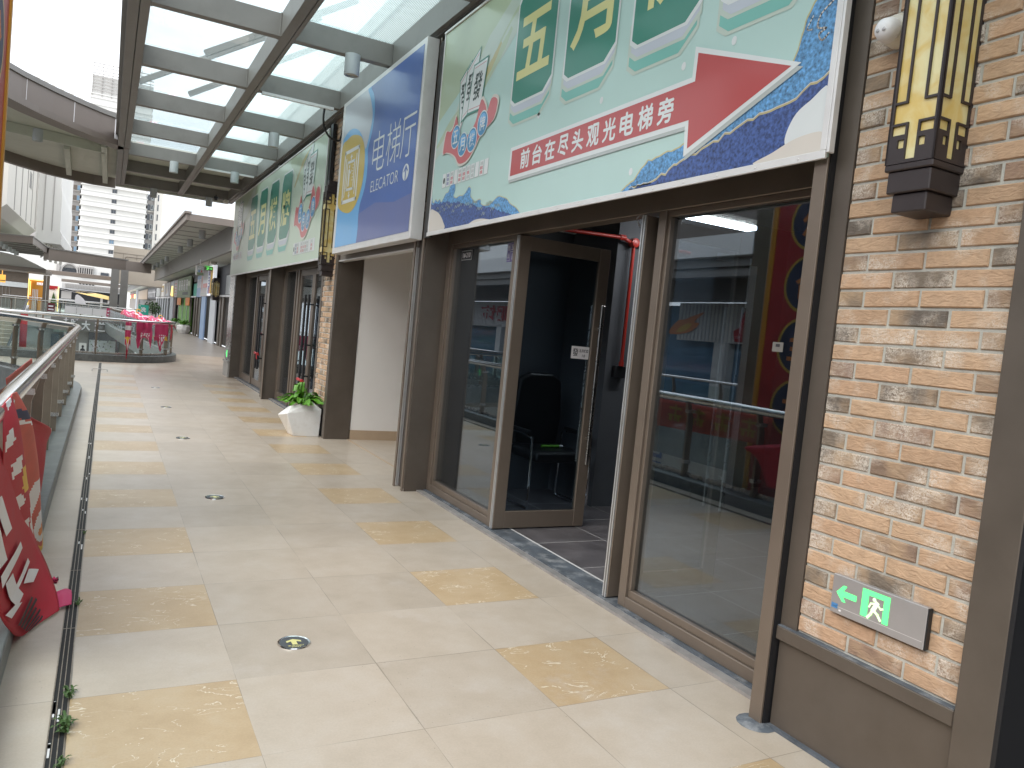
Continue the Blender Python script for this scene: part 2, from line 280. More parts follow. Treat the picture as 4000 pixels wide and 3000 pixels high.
fine = n.new('ShaderNodeMapRange'); fine.inputs[1].default_value = 0.40; fine.inputs[2].default_value = 0.58; l.new(nf.outputs['Fac'], fine.inputs[0])
lime = _math('MULTIPLY', big.outputs[0], fine.outputs[0])
mxl = n.new('ShaderNodeMixRGB'); l.new(_math('MULTIPLY', lime, 0.85), mxl.inputs[0]); l.new(mxt.outputs[0], mxl.inputs[1]); mxl.inputs[2].default_value = (0.64, 0.56, 0.48, 1)
l.new(mxl.outputs[0], b.inputs['Base Color']); b.inputs['Roughness'].default_value = 0.85
mpb = n.new('ShaderNodeMapping'); mpb.inputs['Scale'].default_value = (1, 0.45, 1.2); l.new(g_.outputs['Position'], mpb.inputs[0])
nc = n.new('ShaderNodeTexNoise'); nc.inputs['Scale'].default_value = 48; nc.inputs['Detail'].default_value = 8; nc.inputs['Distortion'].default_value = 1.2; l.new(mpb.outputs[0], nc.inputs['Vector'])
bp = n.new('ShaderNodeBump'); bp.inputs['Strength'].default_value = 0.9; bp.inputs['Distance'].default_value = 0.007; l.new(nc.outputs['Fac'], bp.inputs['Height']); l.new(bp.outputs[0], b.inputs['Normal'])
mat('mortar', (0.45, 0.44, 0.395), 0.9, 0, 0.12, 20, 0.3, 150)

# sign inks
def ink(name, col, rough=0.34): return mat(name, col, rough, 0, 0.025, 2.0, 0.02, 700, spec=0.5, coat=0.3)
ink('ink_mint', (0.445, 0.615, 0.575)); ink('ink_glare', (0.53, 0.62, 0.50)); ink('ink_lime', (0.44, 0.52, 0.36)); ink('ink_pale', (0.50, 0.57, 0.50))
ink('ink_green', (0.02, 0.205, 0.145)); ink('ink_yellow', (0.68, 0.64, 0.27)); ink('ink_white', (0.68, 0.70, 0.70)); ink('ink_lilac', (0.50, 0.53, 0.60))
ink('ink_teal', (0.17, 0.46, 0.40)); ink('ink_red', (0.43, 0.055, 0.055)); ink('ink_rose', (0.55, 0.12, 0.13)); ink('ink_grey', (0.42, 0.45, 0.44))
ink('ink_navy', (0.035, 0.065, 0.21)); ink('ink_sea', (0.07, 0.22, 0.46)); ink('ink_gold', (0.50, 0.43, 0.20)); ink('ink_cream', (0.66, 0.60, 0.54)); ink('ink_black', (0.02, 0.04, 0.035))
ink('ink_blue', (0.065, 0.135, 0.40)); ink('ink_violet', (0.13, 0.16, 0.36)); ink('ink_sky', (0.14, 0.40, 0.72)); ink('ink_amber', (0.58, 0.42, 0.09)); ink('ink_silver', (0.50, 0.52, 0.57))
ink('ink_disc', (0.05, 0.24, 0.46))
mat('ink_glitter', (0.10, 0.27, 0.50), 0.34, 0, 0.7, 60)
mat('ink_nightglitter', (0.045, 0.085, 0.25), 0.34, 0, 0.75, 60)
def marbled(name, a, c):
    m, t, n, l, b = _new(name); g = n.new('ShaderNodeNewGeometry'); z = n.new('ShaderNodeTexNoise'); z.inputs['Scale'].default_value = 9; z.inputs['Detail'].default_value = 6; z.inputs['Distortion'].default_value = 0.7
    l.new(g.outputs['Position'], z.inputs['Vector']); q = n.new('ShaderNodeValToRGB'); q.color_ramp.elements[0].position = 0.36; q.color_ramp.elements[1].position = 0.62
    q.color_ramp.elements[0].color = (*a, 1); q.color_ramp.elements[1].color = (*c, 1); l.new(z.outputs['Fac'], q.inputs[0]); l.new(q.outputs[0], b.inputs['Base Color']); b.inputs['Roughness'].default_value = 0.28
marbled('alabaster', (0.66, 0.47, 0.14), (0.74, 0.66, 0.36))

# ---------------------------------------------------------------- mesh helpers
ORG = {}
class MB:
    def __init__(s): s.v = []; s.f = []; s.m = []; s.c = []
    def add(s, vs, fs, m=0):
        o = len(s.v); s.v += [tuple(p) for p in vs]; s.f += [tuple(i+o for i in f) for f in fs]; s.m += [m]*len(fs); return s
    def box(s, x0, x1, y0, y1, z0, z1, m=0):
        vs = [(x, y, z) for z in (z0, z1) for y in (y0, y1) for x in (x0, x1)]
        return s.add(vs, [(0, 2, 3, 1), (4, 5, 7, 6), (0, 1, 5, 4), (2, 6, 7, 3), (0, 4, 6, 2), (1, 3, 7, 5)], m)
    def prism(s, pts, axis, a0, a1, m=0):
        def P(p, a): return {'x': (a, p[0], p[1]), 'y': (p[0], a, p[1]), 'z': (p[0], p[1], a)}[axis]
        n = len(pts)
        return s.add([P(p, a0) for p in pts]+[P(p, a1) for p in pts], [tuple(range(n)), tuple(range(2*n-1, n-1, -1))]+[(i, (i+1) % n, n+(i+1) % n, n+i) for i in range(n)], m)
    def face(s, pts, m=0): return s.add(pts, [tuple(range(len(pts)))], m)
    def tube(s, pts, r, n=12, m=0, cap=True):
        pts = [Vector(p) for p in pts]; rings = []; up = None
        for i, p in enumerate(pts):
            d = ((pts[min(i+1, len(pts)-1)]-p).normalized() if i < len(pts)-1 else Vector()) + ((p-pts[i-1]).normalized() if i else Vector())
            d.normalize()
            if up is None: up = Vector((0, 0, 1)) if abs(d.z) < 0.9 else Vector((1, 0, 0))
            a = d.cross(up).normalized(); bb = a.cross(d).normalized(); up = bb
            rr = r[i] if isinstance(r, (list, tuple)) else r
            rings.append([p+a*math.cos(2*math.pi*k/n)*rr+bb*math.sin(2*math.pi*k/n)*rr for k in range(n)])
        vs = [q for R_ in rings for q in R_]
        fs = [(i*n+k, i*n+(k+1) % n, (i+1)*n+(k+1) % n, (i+1)*n+k) for i in range(len(pts)-1) for k in range(n)]
        if cap: fs += [tuple(range(n-1, -1, -1)), tuple(range((len(pts)-1)*n, len(pts)*n))]
        return s.add(vs, fs, m)
    def lathe(s, prof, c, axis='z', n=24, m=0):
        """prof: (radius, height) pairs round an axis through c"""
        vs = []
        for r, h in prof:
            for k in range(n):
                a, bb = r*math.cos(2*math.pi*k/n), r*math.sin(2*math.pi*k/n)
                vs.append({'z': (c[0]+a, c[1]+bb, c[2]+h), 'x': (c[0]+h, c[1]+a, c[2]+bb), 'y': (c[0]+a, c[1]+h, c[2]+bb)}[axis])
        fs = [(i*n+k, i*n+(k+1) % n, (i+1)*n+(k+1) % n, (i+1)*n+k) for i in range(len(prof)-1) for k in range(n)]
        fs += [tuple(range(n-1, -1, -1)), tuple(range((len(prof)-1)*n, len(prof)*n))]
        return s.add(vs, fs, m)
    def ribbon(s, path, h0, h1, z0, z1, m=0):
        """wall of plan offsets h0..h1 (to the right of travel) along a plan path"""
        P = [Vector((p[0], p[1], 0)) for p in path]; A = []; B = []
        for i, p in enumerate(P):
            d = ((P[min(i+1, len(P)-1)]-p).normalized() if i < len(P)-1 else Vector()) + ((p-P[i-1]).normalized() if i else Vector()); d.normalize()
            q = Vector((d.y, -d.x, 0)); A.append(p+q*h0); B.append(p+q*h1)
        n = len(P)
        vs = [(p.x, p.y, z) for z in (z0, z1) for Q in (A, B) for p in Q]
        fs = []
        for i in range(n-1):
            a, bb, c, d = i, n+i, 2*n+i, 3*n+i
            fs += [(a, a+1, bb+1, bb), (c, d, d+1, c+1), (a, c, c+1, a+1), (bb, bb+1, d+1, d)]
        fs += [(0, n, 3*n, 2*n), (n-1, 3*n-1, 4*n-1, 2*n-1)]
        return s.add(vs, fs, m)
    def build(s, name, mats, parent=None, smooth=False, bevel=0.0, seg=1, keep=False):
        me = bpy.data.meshes.new(name); org = Vector(ORG.get(parent.name, (0, 0, 0))) if parent else Vector()
        vs = [Vector(p)-org for p in s.v]
        loc = Vector()
        if not parent and vs and not keep:
            lo = Vector([min(p[i] for p in vs) for i in range(3)]); hi = Vector([max(p[i] for p in vs) for i in range(3)])
            loc = Vector(((lo.x+hi.x)/2, (lo.y+hi.y)/2, lo.z)); vs = [p-loc for p in vs]
        me.from_pydata(vs, [], s.f)
        for k in ([mats] if isinstance(mats, str) else mats): me.materials.append(MATS[k])
        for p, k in zip(me.polygons, s.m): p.material_index = k; p.use_smooth = smooth
        bm = bmesh.new(); bm.from_mesh(me); bmesh.ops.recalc_face_normals(bm, faces=bm.faces); bm.to_mesh(me); bm.free()
        o = bpy.data.objects.new(name, me); COL.objects.link(o); o.location = loc
        if parent: o.parent = parent; ORG[o.name] = tuple(org)
        else: ORG[o.name] = tuple(loc)
        if smooth:
            md = o.modifiers.new('es', 'EDGE_SPLIT'); md.split_angle = rad(38)
        if bevel:
            md = o.modifiers.new('bv', 'BEVEL'); md.width = bevel; md.segments = seg; md.limit_method = 'ANGLE'; md.angle_limit = rad(40); md.harden_normals = False
        return o
def tag(o, label, cat, group=None, kind=None):
    if label: o['label'] = label
    if cat: o['category'] = cat
    if group: o['group'] = group
    if kind: o['kind'] = kind
    return o
def thing(name, label, cat, loc=(0, 0, 0), group=None):
    o = bpy.data.objects.new(name, None); COL.objects.link(o); o.location = loc; o.empty_display_size = 0.1
    ORG[o.name] = tuple(loc); return tag(o, label, cat, group)
def struct(o): o['kind'] = 'structure'; return o
def copy_tree(o, parent=None):
    c = o.copy(); COL.objects.link(c)
    if parent: c.parent = parent
    for ch in [k for k in bpy.data.objects if k.parent == o]: copy_tree(ch, c)
    return c
def dup(o, loc, label=None, rz=None):
    c = copy_tree(o); c.location = loc
    if label: c['label'] = label
    if rz is not None: c.rotation_euler.z = rz
    return c
_tcache = {}
def glyphs(txt, bold=0.0):
    """filled outline of a string as (points2d, faces), normalised to its own box"""
    k = (txt, bold)
    if k in _tcache: return _tcache[k]
    cu = bpy.data.curves.new('lettering', 'FONT'); cu.body = txt; cu.offset = bold; cu.resolution_u = 3; cu.fill_mode = 'FRONT'
    ob = bpy.data.objects.new('lettering', cu); COL.objects.link(ob)
    bpy.context.view_layer.update()
    me = bpy.data.meshes.new_from_object(ob.evaluated_get(bpy.context.evaluated_depsgraph_get()))
    pts = [(v.co.x, v.co.y) for v in me.vertices]; fs = [tuple(p.vertices) for p in me.polygons]
    bpy.data.objects.remove(ob); bpy.data.curves.remove(cu); bpy.data.meshes.remove(me)
    if not pts: pts, fs = [(0, 0), (1, 0), (1, 1), (0, 1)], [(0, 1, 2, 3)]
    x0, x1 = min(p[0] for p in pts), max(p[0] for p in pts); y0, y1 = min(p[1] for p in pts), max(p[1] for p in pts)
    r = ([((p[0]-x0)/max(1e-6, x1-x0), (p[1]-y0)/max(1e-6, y1-y0)) for p in pts], fs); _tcache[k] = r
    return r
class Face2D:
    """draws print on a flat panel: F maps (u, v, height above the panel) to the world"""
    def __init__(s, F): s.F = F; s.mb = MB(); s.mats = []
    def k(s, m):
        if m not in s.mats: s.mats.append(m)
        return s.mats.index(m)
    def poly(s, pts, m, d=1): s.mb.face([s.F(u, v, d*0.0008) for u, v in pts], s.k(m)); return s
    def rect(s, u0, u1, v0, v1, m, d=1): return s.poly([(u0, v0), (u1, v0), (u1, v1), (u0, v1)], m, d)
    def disc(s, u, v, ru, rv, m, d=1, n=28): return s.poly([(u+ru*math.cos(2*math.pi*i/n), v+rv*math.sin(2*math.pi*i/n)) for i in range(n)], m, d)
    def line(s, pts, w, m, d=1):
        for (a, b_), (c, e) in zip(pts[:-1], pts[1:]):
            dx, dy = c-a, e-b_; q = math.hypot(dx, dy) or 1; nx, ny = -dy/q*w/2, dx/q*w/2; ex_, ey_ = dx/q*w*0.35, dy/q*w*0.35
            s.poly([(a+nx-ex_, b_+ny-ey_), (a-nx-ex_, b_-ny-ey_), (c-nx+ex_, e-ny+ey_), (c+nx+ex_, e+ny+ey_)], m, d)
        return s
    def text(s, txt, u0, u1, v0, v1, m, d=2, bold=0.0, shear=0.0):
        pts, fs = glyphs(txt, bold); kk = s.k(m); o = len(s.mb.v)
        s.mb.v += [s.F(u0+(u1-u0)*p[0]+shear*(p[1]), v0+(v1-v0)*p[1], d*0.0008) for p in pts]
        s.mb.f += [tuple(i+o for i in f) for f in fs]; s.mb.m += [kk]*len(fs); return s
    def fat(s, txt, u0, u1, v0, v1, m, d=2, e=.004):
        for i, (a, b_) in enumerate(((-e, 0), (e, 0), (0, e), (0, -e))): s.text(txt, u0+a, u1+a, v0+b_, v1+b_, m, d+i*.12)
        return s
    def build(s, name, parent=None): return s.mb.build(name, s.mats, parent)
def smooth_closed(pts, n=6):
    out = []; k = len(pts)
    for i in range(k):
        p0, p1, p2, p3 = pts[i-1], pts[i], pts[(i+1) % k], pts[(i+2) % k]
        for j in range(n):
            t = j/n; out.append(tuple(0.5*(2*p1[q]+(p2[q]-p0[q])*t+(2*p0[q]-5*p1[q]+4*p2[q]-p3[q])*t*t+(3*p1[q]-p0[q]-3*p2[q]+p3[q])*t**3) for q in range(len(p1))))
    return out
def smooth_open(pts, n=6):
    P = [pts[0]]+list(pts)+[pts[-1]]; out = []
    for i in range(1, len(P)-2):
        p0, p1, p2, p3 = P[i-1], P[i], P[i+1], P[i+2]
        for j in range(n):
            t = j/n; out.append(tuple(0.5*(2*p1[q]+(p2[q]-p0[q])*t+(2*p0[q]-5*p1[q]+4*p2[q]-p3[q])*t*t+(3*p1[q]-p0[q]-3*p2[q]+p3[q])*t**3) for q in range(len(p1))))
    out.append(tuple(pts[-1])); return out

# ---------------------------------------------------------------- floors
R1 = [(-.44, -9), (-.44, 12.7)]+smooth_open([(-.44, 13.1), (-.45, 13.65), (-.58, 14.5), (-1.15, 15.8), (-1.75, 17.0), (-3.0, 18.6), (-5.6, 19.6)], 4)
R2 = smooth_open([(-5.6, 21.6), (-2.13, 20.75), (-.54, 20.85), (.55, 21.2), (1.20, 21.9), (1.58, 22.9), (1.55, 24.6), (1.2, 29.5), (.66, 38), (.3, 44), (.1, 50)], 5)
fl = [(-.30, -9), (-.30, 12.6), (-.34, 13.3)]+[(x+.14, y-.02) for x, y in R1[3:]]+[(-9, 19.6), (-9, 21.5)]+[(x+(.0 if y < 21.2 else .12), y-(.15 if y < 21.4 else 0.0)) for x, y in R2[1:]]+[(.2, 50), (4.4, 50), (4.4, 19.3), (2.72, 19.3), (2.72, 9.80), (6.5, 9.80), (6.5, 6.60), (2.72, 6.60), (2.72, -9)]
mb = MB(); mb.prism(fl, 'z', -0.45, 0.0); struct(mb.build('floor', ['paving'], keep=True))
mb = MB(); mb.box(-60, 60, -30, 110, -5.35, -5.2); struct(mb.build('ground', ['ground_pave'], keep=True))
mb = MB(); mb.prism([(.2, 50.9), (.9, 51.3), (1.7, 52.3), (1.9, 54), (4.4, 54), (4.4, 95), (-14, 95), (-14, 50.4), (-4, 50.4)], 'z', -0.45, -0.004); struct(mb.build('floor', ['concrete'], keep=True))
mb = MB(); mb.box(1.9, 4.4, 50.0, 54.0, -.45, -.002); mb.box(1.0, 1.9, 50.0, 51.6, -.45, -.002); struct(mb.build('floor', ['concrete'], keep=True))

# ---------------------------------------------------------------- floor drain
dr = thing('floor_drain', 'long dark slotted drain channel running down the left side of the paving', 'drain', (-.066, 6, 0))
mb = MB(); mb.box(-.094, -.040, -9, 20.4, .0005, .0012, 0); mb.build('channel', ['drain_black'], dr)
mb = MB()
for x0, x1 in ((-.0945, -.0905), (-.0430, -.0395)): mb.box(x0, x1, -9, 20.4, .0014, .0046)
mb.build('edge_rail', ['rust_drain'], dr)
mb = MB()
for x in (-.0765, -.0595): mb.box(x-.0016, x+.0016, -9, 20.4, .0014, .0040)
y = -8.0
while y < 20:
    mb.box(-.0904, -.0431, y, y+.005, .0013, .0022); y += 0.85
mb.build('grate_bar', ['rust_drain'], dr)
mb = MB(); rs = random.Random(4)
for y0 in (2.85, 3.05, 3.12, 5.2, 6.0, 6.5, 7.3, 8.2, 8.9):
    for k in range(2):
        y = y0+rs.uniform(-.12, .12); x = rs.choice((-.085, -.068, -.051)); mb.box(x-.0035, x+.0035, y, y+rs.uniform(.03, .11), .0013, .0028)
mb.build('silver_tape', ['alu_white'], dr)
def weed(x, y, n, r, label):
    mb = MB(); q = random.Random(int(y*1000))
    for k in range(n):
        a = q.uniform(0, 6.28); ln = q.uniform(.4, 1)*r; h = q.uniform(.3, 1)*r*.8; w = r*.13
        bx, by = x+q.uniform(-.3, .3)*r, y+q.uniform(-1, 1)*r
        ca, sa = math.cos(a), math.sin(a)
        p = [Vector((bx+ca*ln*t, by+sa*ln*t, .003+h*math.sin(t*2.2))) for t in (0, .35, .7, 1)]
        side = Vector((-sa, ca, 0))
        for i in range(3):
            w0, w1 = w*(.5, 1, .8)[i], w*(1, .8, .05)[i]
            mb.face([p[i]-side*w0, p[i+1]-side*w1, p[i+1]+side*w1, p[i]+side*w0])
    return tag(mb.build('weed', ['weed']), label, 'weed', 'weeds growing in the drain')
weed(-.045, 2.98, 40, .045, 'largest green weed sprouting from the drain nearest the bottom edge')
weed(-.040, 3.23, 22, .035, 'small green weed in the drain beside the big yellow tile')
weed(-.045, 2.74, 18, .030, 'low weed at the drain edge in the bottom left corner')
weed(-.042, 4.22, 16, .030, 'tiny weed in the drain where the red banner corner touches it')
weed(-.044, 5.50, 12, .022, 'faint tuft of weed in the drain farthest up the walkway')
mb = MB()
for a, b_ in (((-.20, 18.60), (.075, 18.55)), ((-.20, 18.60), (-.20, 18.05)), ((.075, 18.55), (.08, 18.07))):
    mb.tube([(a[0], a[1], .004), (b_[0], b_[1], .004)], .008, 6)
tag(mb.build('floor_hatch', ['brushed']), 'thin metal hatch outline set in the floor across the far end of the drain', 'hatch')

# ---------------------------------------------------------------- floor exit lamps
def floor_lamp(x, y, label):
    t = thing('floor_exit_lamp', label, 'floor lamp', (x, y, 0), 'round exit lamps let into the paving')
    mb = MB(); mb.lathe([(.066, .0), (.066, .004), (.074, .006), (.0755, .001)], (x, y, 0), n=36); mb.build('rim', ['stainless'], t, smooth=True)
    mb = MB(); mb.lathe([(.066, .0005), (.066, .0045)], (x, y, 0), n=36); mb.build('lens', ['dark_granite'], t)
    f2 = Face2D(lambda u, v, d: (x+u, y+v, .0047+d))
    f2.poly([(-.012, -.028), (.012, -.028), (.012, .010), (.034, -.002), (.034, .016), (0, .036), (-.034, .016), (-.034, -.002), (-.012, .010)], 'ink_yellow')
    f2.text('安全出口', -.036, .036, -.045, -.032, 'ink_yellow', 1, .02); f2.text('EXIT', -.02, .024, -.058, -.048, 'ink_yellow', 1, .02)
    f2.build('arrow_print', t); return t
fl0 = floor_lamp(.860, 3.50, 'nearest round floor exit lamp with yellow arrow, in the foreground')
for i, y in enumerate((6.48, 9.48, 12.35, 15.2)):
    dup(fl0, (.857, y, 0), ('second round floor exit lamp beside a yellow tile level with the open door', 'middle round floor lamp level with the white planter', 'round floor lamp before the farthest one, level with the second shop', 'farthest and smallest round floor lamp by the far bend')[i])

# ---------------------------------------------------------------- kerbs and railings
mb = MB(); mb.ribbon(R1, -.165, .165, -.3, .12); tag(mb.build('kerb', ['curb_granite'], bevel=.006), 'grey stone kerb under the nearest glass railing', 'kerb')
mb = MB(); mb.ribbon(R2, -.16, .16, -.3, .17); tag(mb.build('kerb', ['curb_granite'], bevel=.006), 'curved dark stone kerb under the railing with pink banners', 'kerb')
def at_path(path, s):
    for a, b_ in zip(path[:-1], path[1:]):
        d = math.hypot(b_[0]-a[0], b_[1]-a[1])
        if s <= d: t = s/d; return (a[0]+(b_[0]-a[0])*t, a[1]+(b_[1]-a[1])*t, math.atan2(b_[1]-a[1], b_[0]-a[0]))
        s -= d
    return (path[-1][0], path[-1][1], math.atan2(path[-1][1]-path[-2][1], path[-1][0]-path[-2][0]))
def path_len(p): return sum(math.hypot(b_[0]-a[0], b_[1]-a[1]) for a, b_ in zip(p[:-1], p[1:]))
POST = [(-.03, 0), (.05, 0), (.05, .70), (.072, .78), (.098, .885), (.060, .90), (.035, .885), (.012, .80), (-.03, .68)]
def railing(label, path, kz, first, step, n, side, railz=1.025, rr=.045, brackets=True):
    """side=+1: walkway on the right of travel"""
    t = thing('glass_railing', label, 'railing', (path[0][0], path[0][1], kz))
    off = [(p[0]+side*.07*math.sin(a), p[1]-side*.07*math.cos(a), railz) for p, a in [(q, at_path(path, min(path_len(path)-.01, sum(math.hypot(path[i+1][0]-path[i][0], path[i+1][1]-path[i][1]) for i in range(k))+.005))[2]) for k, q in enumerate(path)]]
    mb = MB(); mb.tube(off, rr, 20); mb.build('handrail', ['stainless'], t, smooth=True)
    for k in range(n):
        s = first+k*step
        if s > path_len(path): break
        x, y, a = at_path(path, s); ca, sa = math.cos(a), math.sin(a)
        def T(w, l_, z): return (x+side*w*sa+l_*ca, y-side*w*ca+l_*sa, kz+z*(railz-kz)/.91)
        mb = MB()
        for l0, l1 in ((-.014, .014),):
            q = len(POST); vs = [T(w, l0, z) for w, z in POST]+[T(w, l1, z) for w, z in POST]
            mb.add(vs, [tuple(range(q)), tuple(range(2*q-1, q-1, -1))]+[(i, (i+1) % q, q+(i+1) % q, q+i) for i in range(q)])
        po = mb.build('post', ['post_bronze'], t)
        if brackets:
            for z in (.175, .765):
                mb = MB()
                vs = [T(w, l_, zz_) for zz_ in (z-.019, z+.019) for l_ in (-.032, .032) for w in (-.034, .066)]
                mb.add(vs, [(0, 2, 3, 1), (4, 5, 7, 6), (0, 1, 5, 4), (2, 6, 7, 3), (0, 4, 6, 2), (1, 3, 7, 5)])
                for w in (-.012, .044):
                    for sg in (-1, 1):
                        p = T(w, sg*.034, z); mb.lathe([(.011, -.005), (.011, .0), (.007, .005)], p, 'y', 10)
                mb.build('clamp', ['brushed'], po, smooth=True)

    g = MB(); tot = path_len(path)
    s = first-step
    while s < tot:
        a0, a1 = max(0, s+.05), min(tot, s+step-.05)
        if a1 > a0+.1:
            seg = [at_path(path, a0+(a1-a0)*i/3)[:2] for i in range(4)]
            g.ribbon(seg, -.006-.015*side, .006-.015*side, kz+.055, railz-.10)
        s += step
    g.build('glass_panel', ['rail_glass'], t)
    e = MB(); e.ribbon(path, -.014-.015*side, .014-.015*side, kz+.001, kz+.054); e.build('glass_channel', ['brushed'], t)
    return t
# posts of the near rail stand every 1.1 m; posts beyond the corner follow the curve
railing('nearest glass railing with thick polished handrail along the left walkway', R1, .12, 9+2.42, 1.095, 18, 1)
railing('curved glass railing with polished handrail carrying pink banners', R2, .17, 1.05, 1.12, 34, 1, 1.03, .034)

# ---------------------------------------------------------------- shop fronts on the right
XF, XG = 2.75, 2.795         # frame face, glass plane
SILL = .13; HEAD = 2.31
sf = thing('storefront', 'brown aluminium shop front with open double door and big windows under the mint arrow sign', 'shop front', (2.75, 4.43, 0))
mb = MB()
mb.box(XF, 2.86, 2.30, 6.64, 2.32, 2.46)                       # head
for y0, y1 in ((2.30, 2.37), (3.49, 3.555), (5.265, 5.33), (6.56, 6.64)): mb.box(XF, 2.86, y0, y1, .022, 2.32)   # uprights
mb.box(XF+.002, 2.858, 2.37, 3.49, .022, .085); mb.box(XF+.002, 2.858, 5.33, 6.56, .022, .085)
mb.box(XF+.018, 2.85, 2.37, 3.49, .085, .128); mb.box(XF+.018, 2.85, 5.33, 6.56, .085, .128)
for a, b_ in ((2.37, 3.49), (5.33, 6.56)):
    mb.box(XF+.016, 2.85, a, b_, 2.285, 2.32); mb.box(XF+.016, 2.85, a, a+.024, .128, 2.285); mb.box(XF+.016, 2.85, b_-.024, b_, .128, 2.285)
mb.build('window_frame', ['bronze_light'], sf, bevel=.003)
mb = MB(); mb.box(2.80, 2.86, 2.30, 6.64, 2.46, 3.2); mb.box(2.53, 2.80, 2.262, 6.66, 2.47, 2.485); mb.build('soffit_panel', ['black_panel'], sf)
for nm, a, b_ in (('r', 2.394, 3.466), ('l', 5.354, 6.536)):
    mb = MB(); mb.box(XG, XG+.008, a, b_, .128, 2.285)
    p = mb.build('window_pane', ['store_glass'], sf)
    if nm == 'l':
        f2 = Face2D(lambda u, v, d: (XG-.001-d, 6.5-u, v))
        f2.rect(.085, .325, 2.165, 2.262, 'black_print'); f2.rect(.095, .315, 2.172, 2.255, 'ink_white', 2); f2.rect(.099, .311, 2.176, 2.251, 'black_print', 3); f2.fat('1#-210', .125, .285, 2.19, 2.235, 'white_print', 4, .002)
        f2.build('number_plate', p)
        f2 = Face2D(lambda u, v, d: (XG-.001-d, 6.5-u, v))
        f2.rect(.99, 1.145, 2.12, 2.272, 'purple_print'); f2.rect(.998, 1.045, 2.128, 2.264, 'ink_lilac', 2); f2.rect(1.001, 1.042, 2.131, 2.261, 'purple_print', 3)
        f2.text('营', 1.008, 1.036, 2.21, 2.25, 'ink_white', 4); f2.text('业', 1.008, 1.036, 2.15, 2.19, 'ink_white', 4)
        f2.rect(1.052, 1.14, 2.197, 2.201, 'ink_lilac', 2); f2.text('五月', 1.06, 1.14, 2.21, 2.255, 'ink_white', 3, .01); f2.text('18', 1.08, 1.13, 2.135, 2.185, 'ink_white', 3)
        f2.build('sticker', p)
    else:
        f2 = Face2D(lambda u, v, d: (XG-.001-d, 3.5-u, v)); f2.rect(.86, .925, 1.575, 1.62, 'steel_grey'); f2.rect(.88, .905, 1.598, 1.612, 'black_print', 2); f2.build('paper_label', p)
mb = MB()
mb.box(2.655, 2.70, 2.21, 6.64, .0008, .016, 1); mb.box(2.70, 2.722, 2.21, 6.64, .0008, .012, 1); mb.box(2.722, 2.90, 2.21, 6.64, .0008, .021, 0)
mb.build('threshold', ['sill_stone', 'sill_metal'], sf)
def leaf(hy, sgn, label=None):
    """door leaf hung at y=hy, opened square into the shop: lies in the plane y=hy"""
    y0, y1 = hy-.022, hy+.022; x0, x1 = 2.735, 3.575
    mb = MB(); mb.box(x0, x0+.10, y0, y1, .03, 2.305); mb.box(x1-.10, x1, y0, y1, .03, 2.305); mb.box(x0+.10, x1-.10, y0+.001, y1-.001, .03, .165); mb.box(x0+.10, x1-.10, y0+.001, y1-.001, 2.20, 2.305)
    d = mb.build('door', ['bronze_light'], sf, bevel=.003)
    if label: d['label'] = label
    mb = MB()
    for yy in (y0+.006, y1-.016): mb.box(x0-.008, x0-.0005, yy, yy+.010, .03, 2.305)
    mb.build('edge_strip', ['alu'], d)
    mb = MB(); mb.box(x0+.10, x1-.10, hy-.005, hy+.005, .165, 2.20); mb.build('door_pane', ['door_glass'], d)
    mb = MB()
    for s_ in (-1, 1):
        yy = hy+s_*.075; mb.box(x1-.075, x1-.045, yy-.008, yy+.008, .55, 1.85)
        for z in (.75, 1.65): mb.box(x1-.066, x1-.054, min(hy+s_*.022, yy), max(hy+s_*.022, yy), z, z+.02)
    mb.build('handle', ['brushed'], d, bevel=.003)
    return d
dl = leaf(5.215, -1, 'left door leaf swung inward, with a small white plaque on its glass')
f2 = Face2D(lambda u, v, d: (2.735+u, 5.2085-d, v))
f2.rect(.565, .735, 1.405, 1.505, 'white_print'); f2.text('發', .578, .632, 1.425, 1.488, 'black_print', 2, .01); f2.text('五月棋牌', .640, .728, 1.458, 1.484, 'black_print', 2, .02); f2.text('18', .672, .70, 1.420, 1.442, 'black_print', 2)
f2.build('plaque', dl)
leaf(3.665, 1, 'right door leaf swung inward and seen on its hinge edge')
mb = MB(); mb.tube([(2.76, 3.74, 2.25), (2.745, 3.76, 2.30), (2.76, 3.73, 2.33), (2.79, 3.72, 2.30)], .004, 6); tag(mb.build('cable', ['grey_plate']), 'short loose wire curling from the top of the open door', 'cable')

# steel posts that divide the fronts: front flange, web, back plate
def steel_post(y0, y1, label, x1=2.66, z1=4.15, mirror=False):
    t = thing('steel_post', label, 'post', (2.55, (y0+y1)/2, 0), None)
    mb = MB(); mb.box(2.512, 2.524, y0, y1, .0, z1); mb.build('flange', ['bronze_light'], t, bevel=.002)
    mb = MB(); w = y0+.035 if mirror else y1-.035
    mb.box(2.524, x1, w-.006, w+.006, .0, z1); mb.build('web', ['bronze'], t)
    return t
t = steel_post(2.200, 2.266, 'brown steel post between the brick column and the right window', 2.748)
mb = MB(); mb.box(2.5245, 2.60, 2.196, 2.206, .0, 4.15); mb.build('side_plate', ['near_black'], t)
mb = MB(); mb.lathe([(.085, .001), (.055, .008), (.03, .012)], (2.52, 2.225, 0), n=14); mb.build('base_grout', ['sill_stone'], t)
